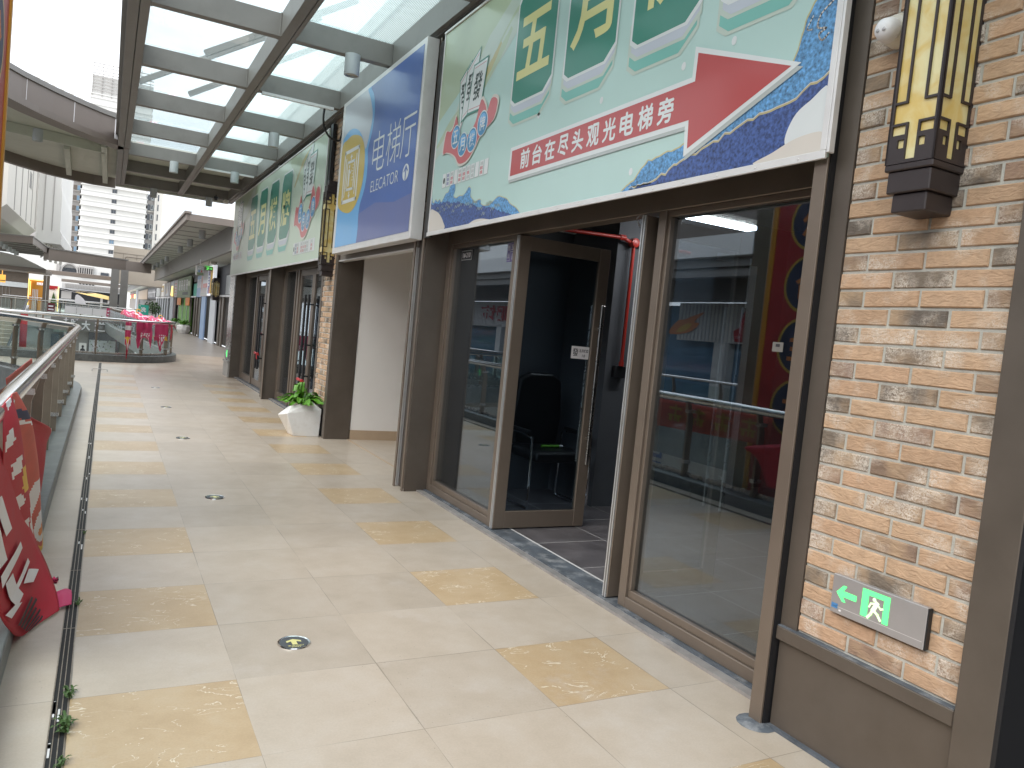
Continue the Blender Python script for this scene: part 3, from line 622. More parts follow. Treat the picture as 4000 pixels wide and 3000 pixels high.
# wide boxed pillar left of the window
t = thing('steel_post', 'wide dark boxed pillar between the elevator opening and the left window', 'pillar', (2.6, 6.8, 0))
mb = MB(); mb.box(2.512, 2.526, 6.655, 6.69, 0, 4.15); mb.box(2.512, 2.526, 6.87, 6.91, 0, 4.15); mb.build('flange', ['bronze_light'], t, bevel=.002)
mb = MB(); mb.box(2.535, 2.96, 6.645, 6.66, 0, 4.15); mb.box(2.57, 2.60, 6.66, 6.905, 0, 4.15); mb.box(2.60, 2.96, 6.892, 6.905, 0, 4.15); mb.build('cladding', ['bronze'], t)

# brick columns
BR = [(.455, .30, .190), (.48, .32, .205), (.44, .285, .180), (.465, .305, .195), (.475, .305, .195)]
BD = [(.25, .16, .118), (.23, .155, .11), (.185, .145, .11), (.27, .18, .13), (.13, .105, .085)]
def brickwork(parent, x, y0, y1, z0, z1, phase=0, side=None):
    """stretcher bond facing -x from y1 (left) to y0 (right); every third brick dark"""
    rs = random.Random(int(y0*100)+3); vs = []; fs = []; cols = []
    row = 0; z = z0
    while z < z1:
        h = .0588
        u = 0.0 if (row+phase) % 2 == 0 else -.117
        k = 0
        while u < (y1-y0):
            a, b_ = max(0, u), min(y1-y0, u+.222)
            if b_-a > .02:
                dark = ((row+phase) % 2 == 0 and k % 3 == 1) or ((row+phase) % 2 == 1 and k % 3 == 0) or rs.random() < .05
                c = list(rs.choice(BD if dark else BR)); g = rs.uniform(.93, 1.07); c = [q*g for q in c]
                al = (rs.uniform(.1, 1.0) if dark else rs.uniform(-1.0, .55))
                dx = rs.uniform(-.0025, .0025); tz = rs.uniform(-.0015, .0015)
                xa = x-.012+dx; o = len(vs); e = .004
                ya, yb = y1-a, y1-b_
                ring = lambda xx, i: [(xx, ya-i, z+i+tz), (xx, yb+i, z+i-tz), (xx, yb+i, z+h-i-tz), (xx, ya-i, z+h-i+tz)]
                vs += ring(x, 0)+ring(xa+.005, 0)+ring(xa, e)
                q = [(0, 1, 5, 4), (1, 2, 6, 5), (2, 3, 7, 6), (3, 0, 4, 7), (4, 5, 9, 8), (5, 6, 10, 9), (6, 7, 11, 10), (7, 4, 8, 11), (8, 9, 10, 11)]
                fs += [tuple(i+o for i in f) for f in q]; cols += [(*c, (1.0 if dark else 0.0), max(0, min(1, .5+.5*al)))]*len(q)
            u += .2335; k += 1
        z += .0695; row += 1
    me = bpy.data.meshes.new('brickwork'); org = Vector(ORG[parent.name]); me.from_pydata([Vector(v)-org for v in vs], [], fs); me.materials.append(MATS['brick'])
    ca = me.color_attributes.new('Col', 'FLOAT_COLOR', 'CORNER'); cw = me.color_attributes.new('Wear', 'FLOAT_COLOR', 'CORNER')
    for p in me.polygons:
        for li in p.loop_indices:
            q = cols[p.index]; ca.data[li].color = (q[0], q[1], q[2], 1); cw.data[li].color = (q[3], q[4], 0, 1)
    bm = bmesh.new(); bm.from_mesh(me); bmesh.ops.recalc_face_normals(bm, faces=bm.faces); bm.to_mesh(me); bm.free()
    o = bpy.data.objects.new('brickwork', me); COL.objects.link(o); o.parent = parent; ORG[o.name] = tuple(org)
    mb = MB(); mb.box(x-.004, x+.20, y0, y1, z0-.01, z1+.05); mb.build('mortar', ['mortar'], parent)
    return o
bc = thing('brick_column', 'tan brick column at the right edge with an exit sign near its foot', 'column', (2.6, 1.75, 0))
brickwork(bc, 2.572, 1.432, 2.108, .448, 4.3, 0)
mb = MB(); mb.box(2.560, 2.60, 1.435, 2.19, .0, .375); mb.build('plinth_panel', ['bronze'], bc)
mb = MB(); mb.box(2.536, 2.60, 1.435, 2.196, .378, .436); mb.build('plinth_ledge', ['bronze'], bc, bevel=.004)
mb = MB(); mb.box(2.538, 2.598, 1.438, 2.192, .4365, .4395); mb.build('ledge_dust', ['sill_stone'], bc)
mb = MB(); mb.box(2.556, 2.62, 2.110, 2.194, .4362, 4.3); mb.build('side_frame', ['bronze'], bc)
mb = MB(); mb.box(2.525, 2.575, 1.30, 1.4295, .0, 4.3); mb.box(2.575, 2.95, 1.30, 1.4295, .0, 4.3); mb.build('corner_post', ['bronze'], bc, bevel=.003)
mb = MB(); mb.box(2.528, 2.95, 1.285, 1.2995, .0, 4.3); mb.build('side_plate', ['near_black'], bc)  # black slab added over the post's lit side face, shade put in as colour
mb = MB(); mb.box(2.540, 2.565, 1.436, 2.19, .0005, .013); mb.build('base_joint', ['sill_stone'], bc)
bc2 = thing('brick_column', 'narrow far brick column behind the white planter and elevator sign', 'column', (2.6, 10.1, 0))
brickwork(bc2, 2.572, 9.80, 10.46, .448, 4.3, 1)
mb = MB(); mb.box(2.560, 2.60, 9.80, 10.50, .0, .375); mb.build('plinth_panel', ['near_black'], bc2)
mb = MB(); mb.box(2.536, 2.60, 9.80, 10.50, .378, .436); mb.build('plinth_ledge', ['bronze'], bc2, bevel=.004)
mb = MB(); mb.box(2.556, 2.62, 10.462, 10.55, .4362, 4.3); mb.build('side_frame', ['bronze'], bc2)
mb = MB(); mb.box(2.535, 2.575, 9.69, 9.797, 0, 4.15); mb.box(2.575, 2.87, 9.69, 9.797, 0, 4.15); mb.build('corner_post', ['bronze'], bc2, bevel=.003)

# elevator passage
el = thing('elevator_passage', 'plain white walled passage opening under the blue elevator sign', 'passage', (3.2, 8.2, 0))
mb = MB(); mb.box(2.88, 6.5, 9.70, 9.80, .125, 2.62); mb.build('side_wall', ['white_wall'], el)
mb = MB(); mb.box(2.88, 6.5, 9.688, 9.80, .0, .124); mb.build('skirting', ['skirting'], el)
mb = MB(); mb.box(6.5, 6.6, 6.6, 9.8, 0, 2.62); mb.box(2.965, 6.5, 6.66, 6.72, 0, 2.62); mb.build('end_wall', ['white_wall'], el)
mb = MB(); mb.box(2.56, 6.5, 6.60, 9.80, 2.62, 2.70); mb.build('ceiling', ['white_wall'], el)
mb = MB(); mb.box(2.56, 2.62, 6.91, 9.69, 2.285, 4.15); mb.build('lintel', ['brown_fascia'], el)
mb = MB(); mb.box(2.545, 2.62, 6.91, 9.69, 2.268, 2.284); mb.box(2.545, 2.60, 6.911, 6.928, .0, 2.268); mb.build('trim', ['alu_white'], el)
mb = MB(); mb.box(2.845, 2.868, 6.91, 9.69, .0004, .004); mb.build('floor_joint', ['skirting'], el)

# second shop front (two bays, closed doors)
s2 = thing('storefront', 'closed brown shop front with tall black door handles under the second mint sign', 'shop front', (2.75, 14.5, 0))
mb = MB(); mb.box(XF, 2.86, 10.55, 18.4, 2.30, 2.46)
for y0, y1 in ((10.55, 10.95), (12.85, 12.95), (13.05, 13.12), (14.0, 14.14), (14.55, 14.95), (16.85, 16.95), (18.1, 18.4)): mb.box(XF, 2.86, y0, y1, .022, 2.30)
for y0, y1 in ((13.12, 14.0), (16.95, 18.1)): mb.box(XF+.003, 2.858, y0, y1, .022, .16)
mb.build('window_frame', ['bronze_light'], s2, bevel=.003)
mb = MB(); mb.box(2.80, 2.86, 10.55, 18.4, 2.46, 3.2); mb.box(2.53, 2.80, 10.55, 18.4, 2.47, 2.485); mb.build('soffit_panel', ['black_panel'], s2)
for y0, y1 in ((13.12, 14.0), (16.95, 18.1)):
    mb = MB(); mb.box(XG, XG+.008, y0, y1, .16, 2.30); mb.build('window_pane', ['store_glass'], s2)
def closed_door(ya, yb, hy):
    mb = MB(); a, b_ = ya+.003, yb-.003
    mb.box(XF+.02, XF+.065, a, a+.09, .03, 2.295); mb.box(XF+.02, XF+.065, b_-.09, b_, .03, 2.295); mb.box(XF+.021, XF+.064, a+.09, b_-.09, .03, .16); mb.box(XF+.021, XF+.064, a+.09, b_-.09, 2.20, 2.295)
    d = mb.build('door', ['bronze_light'], s2, bevel=.003)
    mb = MB(); mb.box(XF+.04, XF+.05, a+.09, b_-.09, .16, 2.20); mb.build('door_pane', ['store_glass'], d)
    mb = MB(); mb.box(XF-.075, XF-.045, hy-.028, hy-.004, .42, 1.88); mb.box(XF-.075, XF-.045, hy+.004, hy+.028, .42, 1.88)
    for z in (.62, 1.10, 1.72): mb.box(XF-.045, XF+.02, hy-.008, hy+.008, z, z+.022)
    mb.build('handle', ['near_black'], d, bevel=.003)
for a in (10.95, 14.95):
    m_ = a+.95; closed_door(a, m_, m_-.12); closed_door(m_, a+1.9, m_+.12)
mb = MB(); mb.box(2.65, 2.90, 10.55, 18.4, .0008, .02, 0); mb.box(2.65, 2.70, 10.55, 18.4, .0202, .024, 1); mb.build('threshold', ['sill_stone', 'sill_metal'], s2)
def red_tape(y, z, label):
    mb = MB()
    for k in range(3): mb.tube(smooth_open([(2.70-.012*k, y-.19, z-.02+.02*k), (2.655, y-.12, z+.01), (2.655, y, z+.012*k), (2.655, y+.12, z+.01), (2.70, y+.18, z-.01*k)], 4), .014, 7)
    mb.tube([(2.655, y-.16, z), (2.65, y-.20, z-.07), (2.655, y-.22, z-.10)], .010, 6)
    tag(mb.build('red_cloth_tie', ['tape_red']), label, 'tie', 'red cloth ties round the door handles')
red_tape(11.9, .56, 'red cloth tied round the near door handles just above the planter')
red_tape(15.9, .72, 'red cloth tied round the door handles farther along the second shop')
t = steel_post(14.08, 14.16, 'slim steel fin between the two bays of the second shop', 2.75)
mb = MB(); mb.box(2.56, 2.58, 14.16, 14.55, 0, 2.46); mb.box(2.58, 2.75, 14.165, 14.18, 0, 2.46); mb.build('side_plate', ['bronze'], t)
t = thing('steel_post', 'end pillar of the second shop with a shiny steel corner and low stone foot', 'pillar', (2.6, 18.8, 0))
mb = MB(); mb.box(2.535, 2.75, 18.41, 18.424, 0, 2.46); mb.build('cladding', ['bronze'], t)
mb = MB(); mb.box(2.515, 2.534, 18.425, 19.15, .36, 2.46); mb.build('steel_skin', ['brushed'], t)
mb = MB(); mb.box(2.50, 2.534, 18.425, 19.2, 0, .33); mb.box(2.48, 2.535, 18.42, 19.22, .331, .37); mb.build('stone_foot', ['concrete'], t, bevel=.003)
t = thing('exit_sign', 'small far exit sign on the end pillar of the second shop', 'exit sign', (2.51, 18.72, .45))
mb = MB(); mb.box(2.495, 2.514, 18.50, 18.95, .42, .64); mb.build('plate', ['grey_plate'], t)
f2 = Face2D(lambda u, v, d: (2.4945-d, 18.95-u, v)); f2.rect(.2, .32, .45, .61, 'exit_green'); f2.rect(.1, .16, .52, .55, 'exit_green'); f2.build('pictogram', t)

# building mass behind the fronts
b_ = thing('shop_building', 'brown fascia wall of the shop row behind the signs on the right', 'building', (3.5, 8, 0))
mb = MB(); mb.box(2.60, 2.70, -9, 1.30, 2.46, 5.0); mb.box(2.76, 2.80, 2.2, 6.64, 3.2, 5.0); mb.box(2.63, 2.70, 6.9, 9.7, 4.151, 5.0); mb.box(2.64, 2.72, 10.55, 19.3, 3.2, 5.0); mb.box(2.78, 2.80, 1.3, 2.2, 0, 5.0)
mb.build('fascia_wall', ['brown_fascia'], b_)
mb = MB(); mb.box(2.60, 12, -9, 19.3, 5.0, 5.2); mb.build('roof', ['concrete'], b_)
mb = MB(); mb.box(2.86, 7, 10.0, 19.3, .0, .018); mb.box(6.9, 7.0, 9.81, 19.3, .018, 2.6); mb.box(2.95, 7, 9.81, 19.3, 2.6, 2.65); mb.box(2.75, 4.4, 19.2, 19.3, 0, 5); mb.build('second_room', ['interior_wall'], b_)
mb = MB(); mb.box(2.85, 2.858, -9, 1.29, .12, 2.4); mb.build('dark_glazing', ['dark_window'], b_)
mb = MB(); mb.box(2.80, 2.92, -9, 1.29, 0, .119); mb.box(2.62, 2.80, -9, 1.29, 2.42, 2.46); mb.build('base_strip', ['near_black'], b_)

# inside the open shop
rm = thing('shop_interior', 'dark tiled room seen through the open door and windows', 'room', (4.5, 4.4, 0))
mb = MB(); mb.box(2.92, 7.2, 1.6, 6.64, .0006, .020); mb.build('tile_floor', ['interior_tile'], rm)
mb = MB()
mb.box(2.902, 2.918, 2.21, 6.64, .0006, .0205)
for x in (3.52, 4.12, 4.72): mb.box(x, x+.004, 2.3, 6.6, .0201, .0206)
for y in (3.0, 3.6, 4.2, 4.8, 5.4, 6.0): mb.box(2.92, 7, y, y+.004, .0201, .0207)
mb.build('grout', ['grout_white'], rm)
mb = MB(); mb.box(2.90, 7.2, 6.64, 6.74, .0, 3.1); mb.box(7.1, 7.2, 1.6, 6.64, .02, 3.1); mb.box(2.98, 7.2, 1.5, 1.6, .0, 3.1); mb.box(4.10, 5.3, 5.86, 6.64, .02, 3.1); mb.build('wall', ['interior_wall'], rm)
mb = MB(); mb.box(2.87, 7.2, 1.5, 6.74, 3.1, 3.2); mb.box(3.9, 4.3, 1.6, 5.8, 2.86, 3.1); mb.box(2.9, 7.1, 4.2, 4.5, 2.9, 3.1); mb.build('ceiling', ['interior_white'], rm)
t = thing('sprinkler_pipe', 'red sprinkler pipe running across and down the dark inside wall', 'pipe', (4.4, 5.8, 1.3))
mb = MB(); mb.tube([(3.3, 5.80, 2.50), (4.10, 5.80, 2.53), (4.20, 5.80, 2.50), (4.9, 5.80, 2.50)], .017, 10); mb.tube([(4.235, 5.80, 2.50), (4.235, 5.80, 1.36)], .017, 10); mb.build('pipe', ['pipe_red'], t, smooth=True)
mb = MB(); mb.lathe([(.03, -.035), (.042, -.03), (.042, .03), (.03, .035)], (4.235, 5.80, 2.50), 'y', 16); mb.lathe([(.026, -.03), (.026, .03)], (4.10, 5.80, 2.53), 'x', 12); mb.lathe([(.024, -.02), (.024, .02)], (4.235, 5.80, 1.38), 'z', 12); mb.build('joint', ['pipe_red'], t, smooth=True)
mb = MB(); mb.box(4.175, 4.295, 5.80, 5.858, 1.25, 1.36); mb.build('outlet_box', ['near_black'], t, bevel=.004)
t = thing('ceiling_light', 'bright white tube light glowing inside behind the right window', 'light', (4.6, 5.17, 2.7))
mb = MB(); mb.box(4.15, 5.05, 5.12, 5.22, 2.72, 2.78); mb.build('housing', ['plastic_white'], t)
mb = MB(); mb.box(4.16, 5.04, 5.11, 5.23, 2.685, 2.7195); mb.build('tube', ['led'], t)
# office chair
ch = thing('office_chair', 'black leather office chair with chrome frame inside the open door', 'chair', (3.75, 6.1, .02))
cx_, cy_ = 3.66, 6.02
mb = MB(); mb.box(cx_-.27, cx_+.27, cy_-.26, cy_+.25, .44, .55); mb.build('seat', ['black_leather'], ch, bevel=.045, seg=4)
mb = MB(); mb.prism([(cx_-.23, .52), (cx_+.23, .52), (cx_+.27, .80), (cx_+.23, 1.16), (cx_+.12, 1.22), (cx_-.12, 1.22), (cx_-.23, 1.16), (cx_-.27, .80)], 'y', cy_+.22, cy_+.32); mb.build('backrest', ['black_leather'], ch, bevel=.035, seg=4)
for s_ in (-1, 1):
    x = cx_+s_*.31
    mb = MB(); mb.tube(smooth_open([(x, cy_-.27, .03), (x, cy_-.25, .60), (x, cy_-.20, .67), (x, cy_+.05, .69), (x, cy_+.26, .66)], 4), .012, 8); mb.tube([(x, cy_-.27, .04), (x, cy_+.28, .04)], .012, 8); mb.tube([(x, cy_+.28, .04), (x, cy_+.26, .66)], .012, 8); mb.build('leg_frame', ['chrome'], ch, smooth=True)
    mb = MB(); mb.box(x-.03, x+.03, cy_-.18, cy_+.2, .69, .725); mb.build('armrest', ['black_leather'], ch, bevel=.012, seg=2)
mb = MB(); mb.tube([(cx_-.10, cy_-.06, .566), (cx_+.10, cy_-.04, .566)], .012, 8, 0); mb.tube([(cx_+.10, cy_-.04, .566), (cx_+.14, cy_-.035, .566)], .012, 8, 1); tag(mb.build('pen', ['shop_green', 'white_print']), 'green pen with white cap lying on the black chair seat', 'pen')

# exit sign and camera on the brick column
t = thing('exit_sign', 'grey emergency exit sign with green running man low on the brick column', 'exit sign', (2.55, 1.76, .58))
mb = MB(); mb.box(2.534, 2.558, 1.566, 1.951, .587, .736); mb.build('plate', ['grey_plate'], t, bevel=.002)
mb = MB(); mb.box(2.536, 2.556, 1.560, 1.5655, .589, .734); mb.build('end_cap', ['near_black'], t)
f2 = Face2D(lambda u, v, d: (2.534-d, 1.951-u, v))
f2.rect(.01, .378, .6135, .6155, 'alu_white')
f2.poly([(.022, .670), (.050, .702), (.066, .702), (.052, .681), (.110, .681), (.110, .659), (.052, .659), (.066, .640), (.050, .640)], 'exit_green')
f2.rect(.132, .160, .620, .722, 'exit_green'); f2.rect(.160, .246, .703, .722, 'exit_green'); f2.rect(.222, .246, .620, .703, 'exit_green'); f2.rect(.160, .172, .620, .626, 'exit_green', 2)
f2.disc(.184, .694, .0075, .0075, 'exit_white', 2, 16)
f2.line([(.196, .684), (.183, .655)], .017, 'exit_white', 2); f2.line([(.198, .682), (.213, .668), (.222, .672)], .007, 'exit_white', 3); f2.line([(.190, .682), (.172, .676), (.166, .662)], .007, 'exit_white', 3)
f2.line([(.186, .655), (.203, .644), (.216, .628)], .010, 'exit_white', 3); f2.line([(.182, .656), (.176, .638), (.164, .622)], .010, 'exit_white', 4)
f2.rect(.006, .034, .606, .625, 'ink_sea'); f2.disc(.045, .603, .006, .004, 'white_print')
f2.build('pictogram', t)
t = thing('security_camera', 'white round dome camera on the bricks left of the big lantern', 'camera', (2.56, 1.97, 2.77))
mb = MB(); mb.lathe([(.062, 0), (.060, -.03), (.050, -.05)], (2.562, 1.975, 2.80), 'x', 28); mb.build('base', ['plastic_white'], t, smooth=True)
mb = MB(); mb.lathe([(.046, -.01), (.044, -.03), (.036, -.05), (.020, -.060), (.004, -.062)], (2.505, 1.972, 2.785), 'x', 28); mb.build('dome', ['white_print'], t, smooth=True)
mb = MB()
for dy in (-.012, .012): mb.lathe([(.007, 0), (.008, -.004), (.004, -.006)], (2.448, 1.972+dy, 2.776), 'x', 12)
mb.build('lens', ['grey_plate'], t)

# wall lanterns
def lantern(yc, label):
    x0, x1, y0, y1 = 2.39, 2.566, yc-.091, yc+.091
    t = thing('wall_lantern', label, 'lantern', (2.48, yc, 2.08), 'alabaster wall lanterns on the brick columns')
    mb = MB()
    mb.box(x0+.010, x1, y0+.010, y1-.010, 2.150, 2.2255); mb.box(x0+.026, x1, y0+.026, y1-.026, 2.085, 2.1495)
    mb.box(x0, x1, y0, y1, 2.2261, 2.25)
    mb.build('base', ['lantern_metal'], t, bevel=.004)
    mb = MB(); mb.box(x0, x1, y0, y1, 3.15, 3.174); mb.box(x0+.010, x1, y0+.010, y1-.010, 3.1745, 3.25); mb.box(x0+.026, x1, y0+.026, y1-.026, 3.2505, 3.31); mb.build('cap', ['lantern_metal'], t, bevel=.004)
    mb = MB(); mb.box(x0+.008, x1-.004, y0+.008, y1-.008, 2.2501, 3.1499); mb.build('shade', ['alabaster'], t)
    # fretwork: bars on the three open faces, mirrored top and bottom
    mb = MB(); W_ = .182
    def bars(face):
        def B(u0, u1, v0, v1):
            if u1 <= u0 or v1 <= v0: return
            if face == 0: mb.box(x0, x0+.0075, y1-u1, y1-u0, v0, v1)
            elif face == 1: mb.box(x0+u0*(x1-x0)/W_, x0+u1*(x1-x0)/W_, y0, y0+.0075, v0, v1)
            else: mb.box(x0+u0*(x1-x0)/W_, x0+u1*(x1-x0)/W_, y1-.0075, y1, v0, v1)
        B(0, .014, 2.25, 3.15); B(W_-.014, W_, 2.25, 3.15)
        def M_(v0, v1): return [(v0-.05, v1-.05), (5.45-v1, 5.45-v0)]
        for a in (0, 1):
            f = (lambda u0, u1: (u0, u1)) if a == 0 else (lambda u0, u1: (W_-u1, W_-u0))
            B(*f(.053, .061), 2.465, 2.935)                               # long inner bars
            for v0, v1 in M_(2.507, 2.515): B(*f(.014, .061), v0, v1)
            for v0, v1 in M_(2.432, 2.440): B(*f(.014, .072), v0, v1)
            for v0, v1 in M_(2.300, 2.432): B(*f(.064, .072), v0, v1)
            for v0, v1 in M_(2.390, 2.399): B(*f(.014, .064), v0, v1)
            for v0, v1 in M_(2.300, 2.390): B(*f(.014, .040), v0, v1)
            for v0, v1 in M_(2.300, 2.352): B(*f(.040, .064), v0, v1)
            for v0, v1 in M_(2.382, 2.390): B(*f(.040, .064), v0, v1)
        for v0, v1 in M_(2.3, 2.312): B(.072, W_-.072, v0, v1)
    for fc in (0, 1, 2): bars(fc)
    mb.build('fretwork', ['lantern_metal'], t)
    return t
l1 = lantern(1.752, 'large nearest wall lantern with cream panels on the right brick column')
dup(l1, (2.48, 10.06, 2.08), 'far wall lantern between the elevator sign and the second mint sign')

# ---------------------------------------------------------------- sign boards
def mahjong(f2, u, v, w, h, ch, d=2, show=True):
    """printed tile: green face, white and teal edge below; (u, v) lower left of the green face"""
    def oct_(u0, v0, w_, h_, c): return [(u0+c*.6, v0), (u0+w_-c*1.1, v0), (u0+w_, v0+c*.9), (u0+w_, v0+h_-c*.6), (u0+w_-c*.5, v0+h_), (u0+c*.8, v0+h_), (u0, v0+h_-c), (u0, v0+c*.4)]
    c = w*.17; s = w/.56; e = .018*s
    f2.poly(oct_(u-e-.012*s, v-.145*s-e, w+2*e, h*.5, c*1.2), 'ink_pale', d); f2.poly(oct_(u-.012*s, v-.145*s, w, h*.5, c*1.2), 'ink_teal', d+.7)
    f2.poly(oct_(u-e, v-.068*s-e, w+2*e, h*.6, c*1.1), 'ink_pale', d+1.4); f2.poly(oct_(u, v-.068*s, w, h*.6, c*1.1), 'ink_lilac', d+2.1)
    f2.poly(oct_(u-e, v-e, w+2*e, h+2*e, c), 'ink_white', d+2.8); f2.poly(oct_(u, v, w, h, c), 'ink_green', d+3.5)
    if show: f2.text(ch, u+w*.08, u+w*.90, v+h*.20, v+h*.74, 'ink_yellow', d+4.4, .022)
def logo(f2, u0, v0, s):
    """fanned tiles, ribbon with four blue discs and a row of small tiles; s scales 1 unit = 1 m of the near sign"""
    U = lambda u: u0+u*s; V = lambda v: v0+v*s
    T = lambda pts: [(U(a), V(b_)) for a, b_ in pts]
    for i, (tl, tr, br, bl) in enumerate([((.0, .345), (.20, .46), (.19, .10), (.075, -.10)), ((.14, .40), (.36, .52), (.30, .075), (.10, .0)), ((.275, .40), (.52, .405), (.455, .03), (.215, .04))]):
        cx_ = sum(p[0] for p in (tl, tr, br, bl))/4; cy_ = sum(p[1] for p in (tl, tr, br, bl))/4
        g = lambda p, k: (cx_+(p[0]-cx_)*k, cy_+(p[1]-cy_)*k)
        f2.poly(T([(tl[0]-.012, tl[1]+.012), (tr[0]+.014, tr[1]+.016), (br[0]+.014, br[1]-.016), (bl[0]-.014, bl[1]-.018)]), 'ink_green', 2+i*2.2)
        f2.poly(T([tl, tr, br, bl]), 'ink_white', 2.8+i*2.2)
        q = [g(p, .88) for p in (tl, tr, br, bl)]
        f2.line(T([q[0], q[1]]), .005*s, 'ink_rose', 3.4+i*2.2); f2.line(T([q[3], q[2]]), .005*s, 'ink_rose', 3.4+i*2.2)
        sh = (tl[0]-bl[0])*.5
        f2.text('發', U(cx_-.075-sh*.4), U(cx_+.075-sh*.4), V(cy_-.105), V(cy_+.115), 'ink_black', 3.6+i*2.2, .012, shear=sh*s)
    rib = [(-.235, -.205), (-.20, -.04), (-.11, -.05), (-.05, -.02), (.0, .06), (.075, -.10), (.16, -.145), (.30, -.135), (.40, -.06), (.47, .09), (.56, .03), (.60, -.03), (.66, .06), (.77, .02), (.74, -.10), (.66, -.14), (.57, -.16), (.50, -.20), (.43, -.27), (.30, -.35), (.14, -.355), (.04, -.28), (-.07, -.235), (-.16, -.215)]
    cxr, cyr = .25, -.15
    f2.poly(T(smooth_closed([(cxr+(a-cxr)*1.045, cyr+(b_-cyr)*1.09) for a, b_ in rib], 4)), 'ink_cream', 9); f2.poly(T(smooth_closed(rib, 4)), 'ink_rose', 9.8)
    for (a, b_), ch in zip(((.018, -.115), (.178, -.205), (.36, -.20), (.535, -.105)), '五月棋牌'):
        f2.disc(U(a), V(b_), .094*s, .100*s, 'ink_white', 10.6); f2.disc(U(a), V(b_), .085*s, .091*s, 'ink_disc', 11.2); f2.disc(U(a), V(b_+.032), .058*s, .045*s, 'ink_sky', 11.8)
        f2.text(ch, U(a-.05), U(a+.05), V(b_-.055), V(b_+.055), 'ink_white', 12.6, .012)
    for k in range(11):
        a = -.20+k*.083; f2.rect(U(a-.002), U(a+.071), V(-.515), V(-.395), 'ink_grey', 2); f2.rect(U(a), U(a+.068), V(-.512), V(-.394), 'ink_white', 2.7)
        if k in (3, 8, 10): continue
        if k == 0: f2.disc(U(a+.034), V(-.455), .020*s, .026*s, 'ink_black', 3.4)
        else:
            for r in range(3):
                for c in range(2):
                    col = 'ink_rose' if (k in (2, 4, 5, 9) and r < 2) or (k == 6 and r == 1) else ('ink_violet' if k == 1 else 'ink_grey'); f2.rect(U(a+.014+c*.024), U(a+.030+c*.024), V(-.500+r*.034), V(-.474+r*.034), col, 3.4)
def brush(f2, pts, w, m, d):
    """a tapering dry brush stroke"""
    P = smooth_open(pts, 6); n = len(P); up = []; lo = []; rs = random.Random(len(pts)+int(w*100))
    for i, p in enumerate(P):
        q = P[min(i+1, n-1)]; o_ = P[max(i-1, 0)]; dx, dy = q[0]-o_[0], q[1]-o_[1]; k = math.hypot(dx, dy) or 1
        ww = w*(.25+.75*math.sin(math.pi*min(1, (i+.4)/n)))*rs.uniform(.8, 1.15); up.append((p[0]-dy/k*ww, p[1]+dx/k*ww)); lo.append((p[0]+dy/k*ww, p[1]-dx/k*ww))
    f2.poly(up+lo[::-1], m, d)
sg = thing('shop_sign', 'huge mint sign with red arrow, green tiles and blue mountains above the open shop', 'sign', (2.49, 4.34, 2.36))
SX = 2.490
mb = MB(); mb.box(SX, SX+.022, 2.20, 6.50, 2.362, 4.12); mb.build('panel', ['ink_mint'], sg)
F = lambda u, v, d: (SX-d, 6.5-u, v)
f2 = Face2D(F)
f2.poly([(.0, 4.12), (.0, 3.35), (.5, 3.55), (1.3, 3.75), (2.2, 3.95), (2.6, 4.12)], 'ink_lime', .8)
brush(f2, [(0.0, 3.05), (.5, 3.35), (1.0, 3.75), (1.5, 4.05)], .11, 'ink_pale', 1.2); brush(f2, [(.9, 3.45), (1.4, 3.8), (2.1, 4.08)], .07, 'ink_pale', 1.2)
brush(f2, [(.02, 3.13), (.35, 3.30), (.75, 3.42), (1.12, 3.62), (1.32, 3.78)], .055, 'ink_lime', 1.5); brush(f2, [(.55, 3.33), (.95, 3.55), (1.16, 3.72)], .04, 'ink_gold', 1.7)
pass
f2.build('background_print', sg)
f2 = Face2D(F)
for k, ch in enumerate('五月棋牌'): mahjong(f2, 1.43+k*.722, 3.19, .555, .80, ch)
f2.build('tile_lettering', sg)
f2 = Face2D(F); logo(f2, .43, 3.26, 1.0); f2.build('logo', sg)
# right-hand mountain, sea, cream moon
f2 = Face2D(F); rs = random.Random(5)
def jag(pts, amp, n=5):
    out = []
    for (a, b_), (c, e) in zip(pts[:-1], pts[1:]):
        for i in range(n): t = i/n; out.append((a+(c-a)*t, b_+(e-b_)*t+rs.uniform(-amp, amp)))
    out.append(pts[-1]); return out
top = jag([(2.92, 2.385), (3.0, 2.42), (3.14, 2.52), (3.30, 2.545), (3.45, 2.56), (3.62, 2.66), (3.78, 2.735), (3.93, 2.76), (4.06, 2.745), (4.10, 2.84), (4.13, 2.96), (4.20, 3.06), (4.285, 3.12)], .008)
f2.poly([(a-.006, b_+.008) for a, b_ in top]+[(4.285, 2.385)], 'ink_gold', 1.6); f2.poly(top+[(4.285, 2.385)], 'ink_glitter', 2.3)
ridge = jag([(2.99, 2.386), (3.12, 2.40), (3.30, 2.43), (3.40, 2.475), (3.60, 2.515), (3.78, 2.57), (3.95, 2.60), (4.12, 2.63), (4.285, 2.70)], .010)
f2.poly([(a, b_+.012) for a, b_ in ridge]+[(4.285, 2.385)], 'ink_gold', 3.0); f2.poly(ridge+[(4.285, 2.385)], 'ink_nightglitter', 3.7)
f2.line([(a, b_+.010) for a, b_ in ridge], .004, 'ink_cream', 4.2)
f2.line(smooth_open([(4.26, 2.99), (4.20, 2.95), (4.19, 2.90), (4.235, 2.885), (4.20, 2.87), (4.22, 2.84), (4.25, 2.86)], 4), .007, 'ink_cream', 4.2)
f2.line(smooth_open([(4.16, 2.955), (4.135, 2.91), (4.16, 2.90)], 4), .006, 'ink_cream', 4.2)
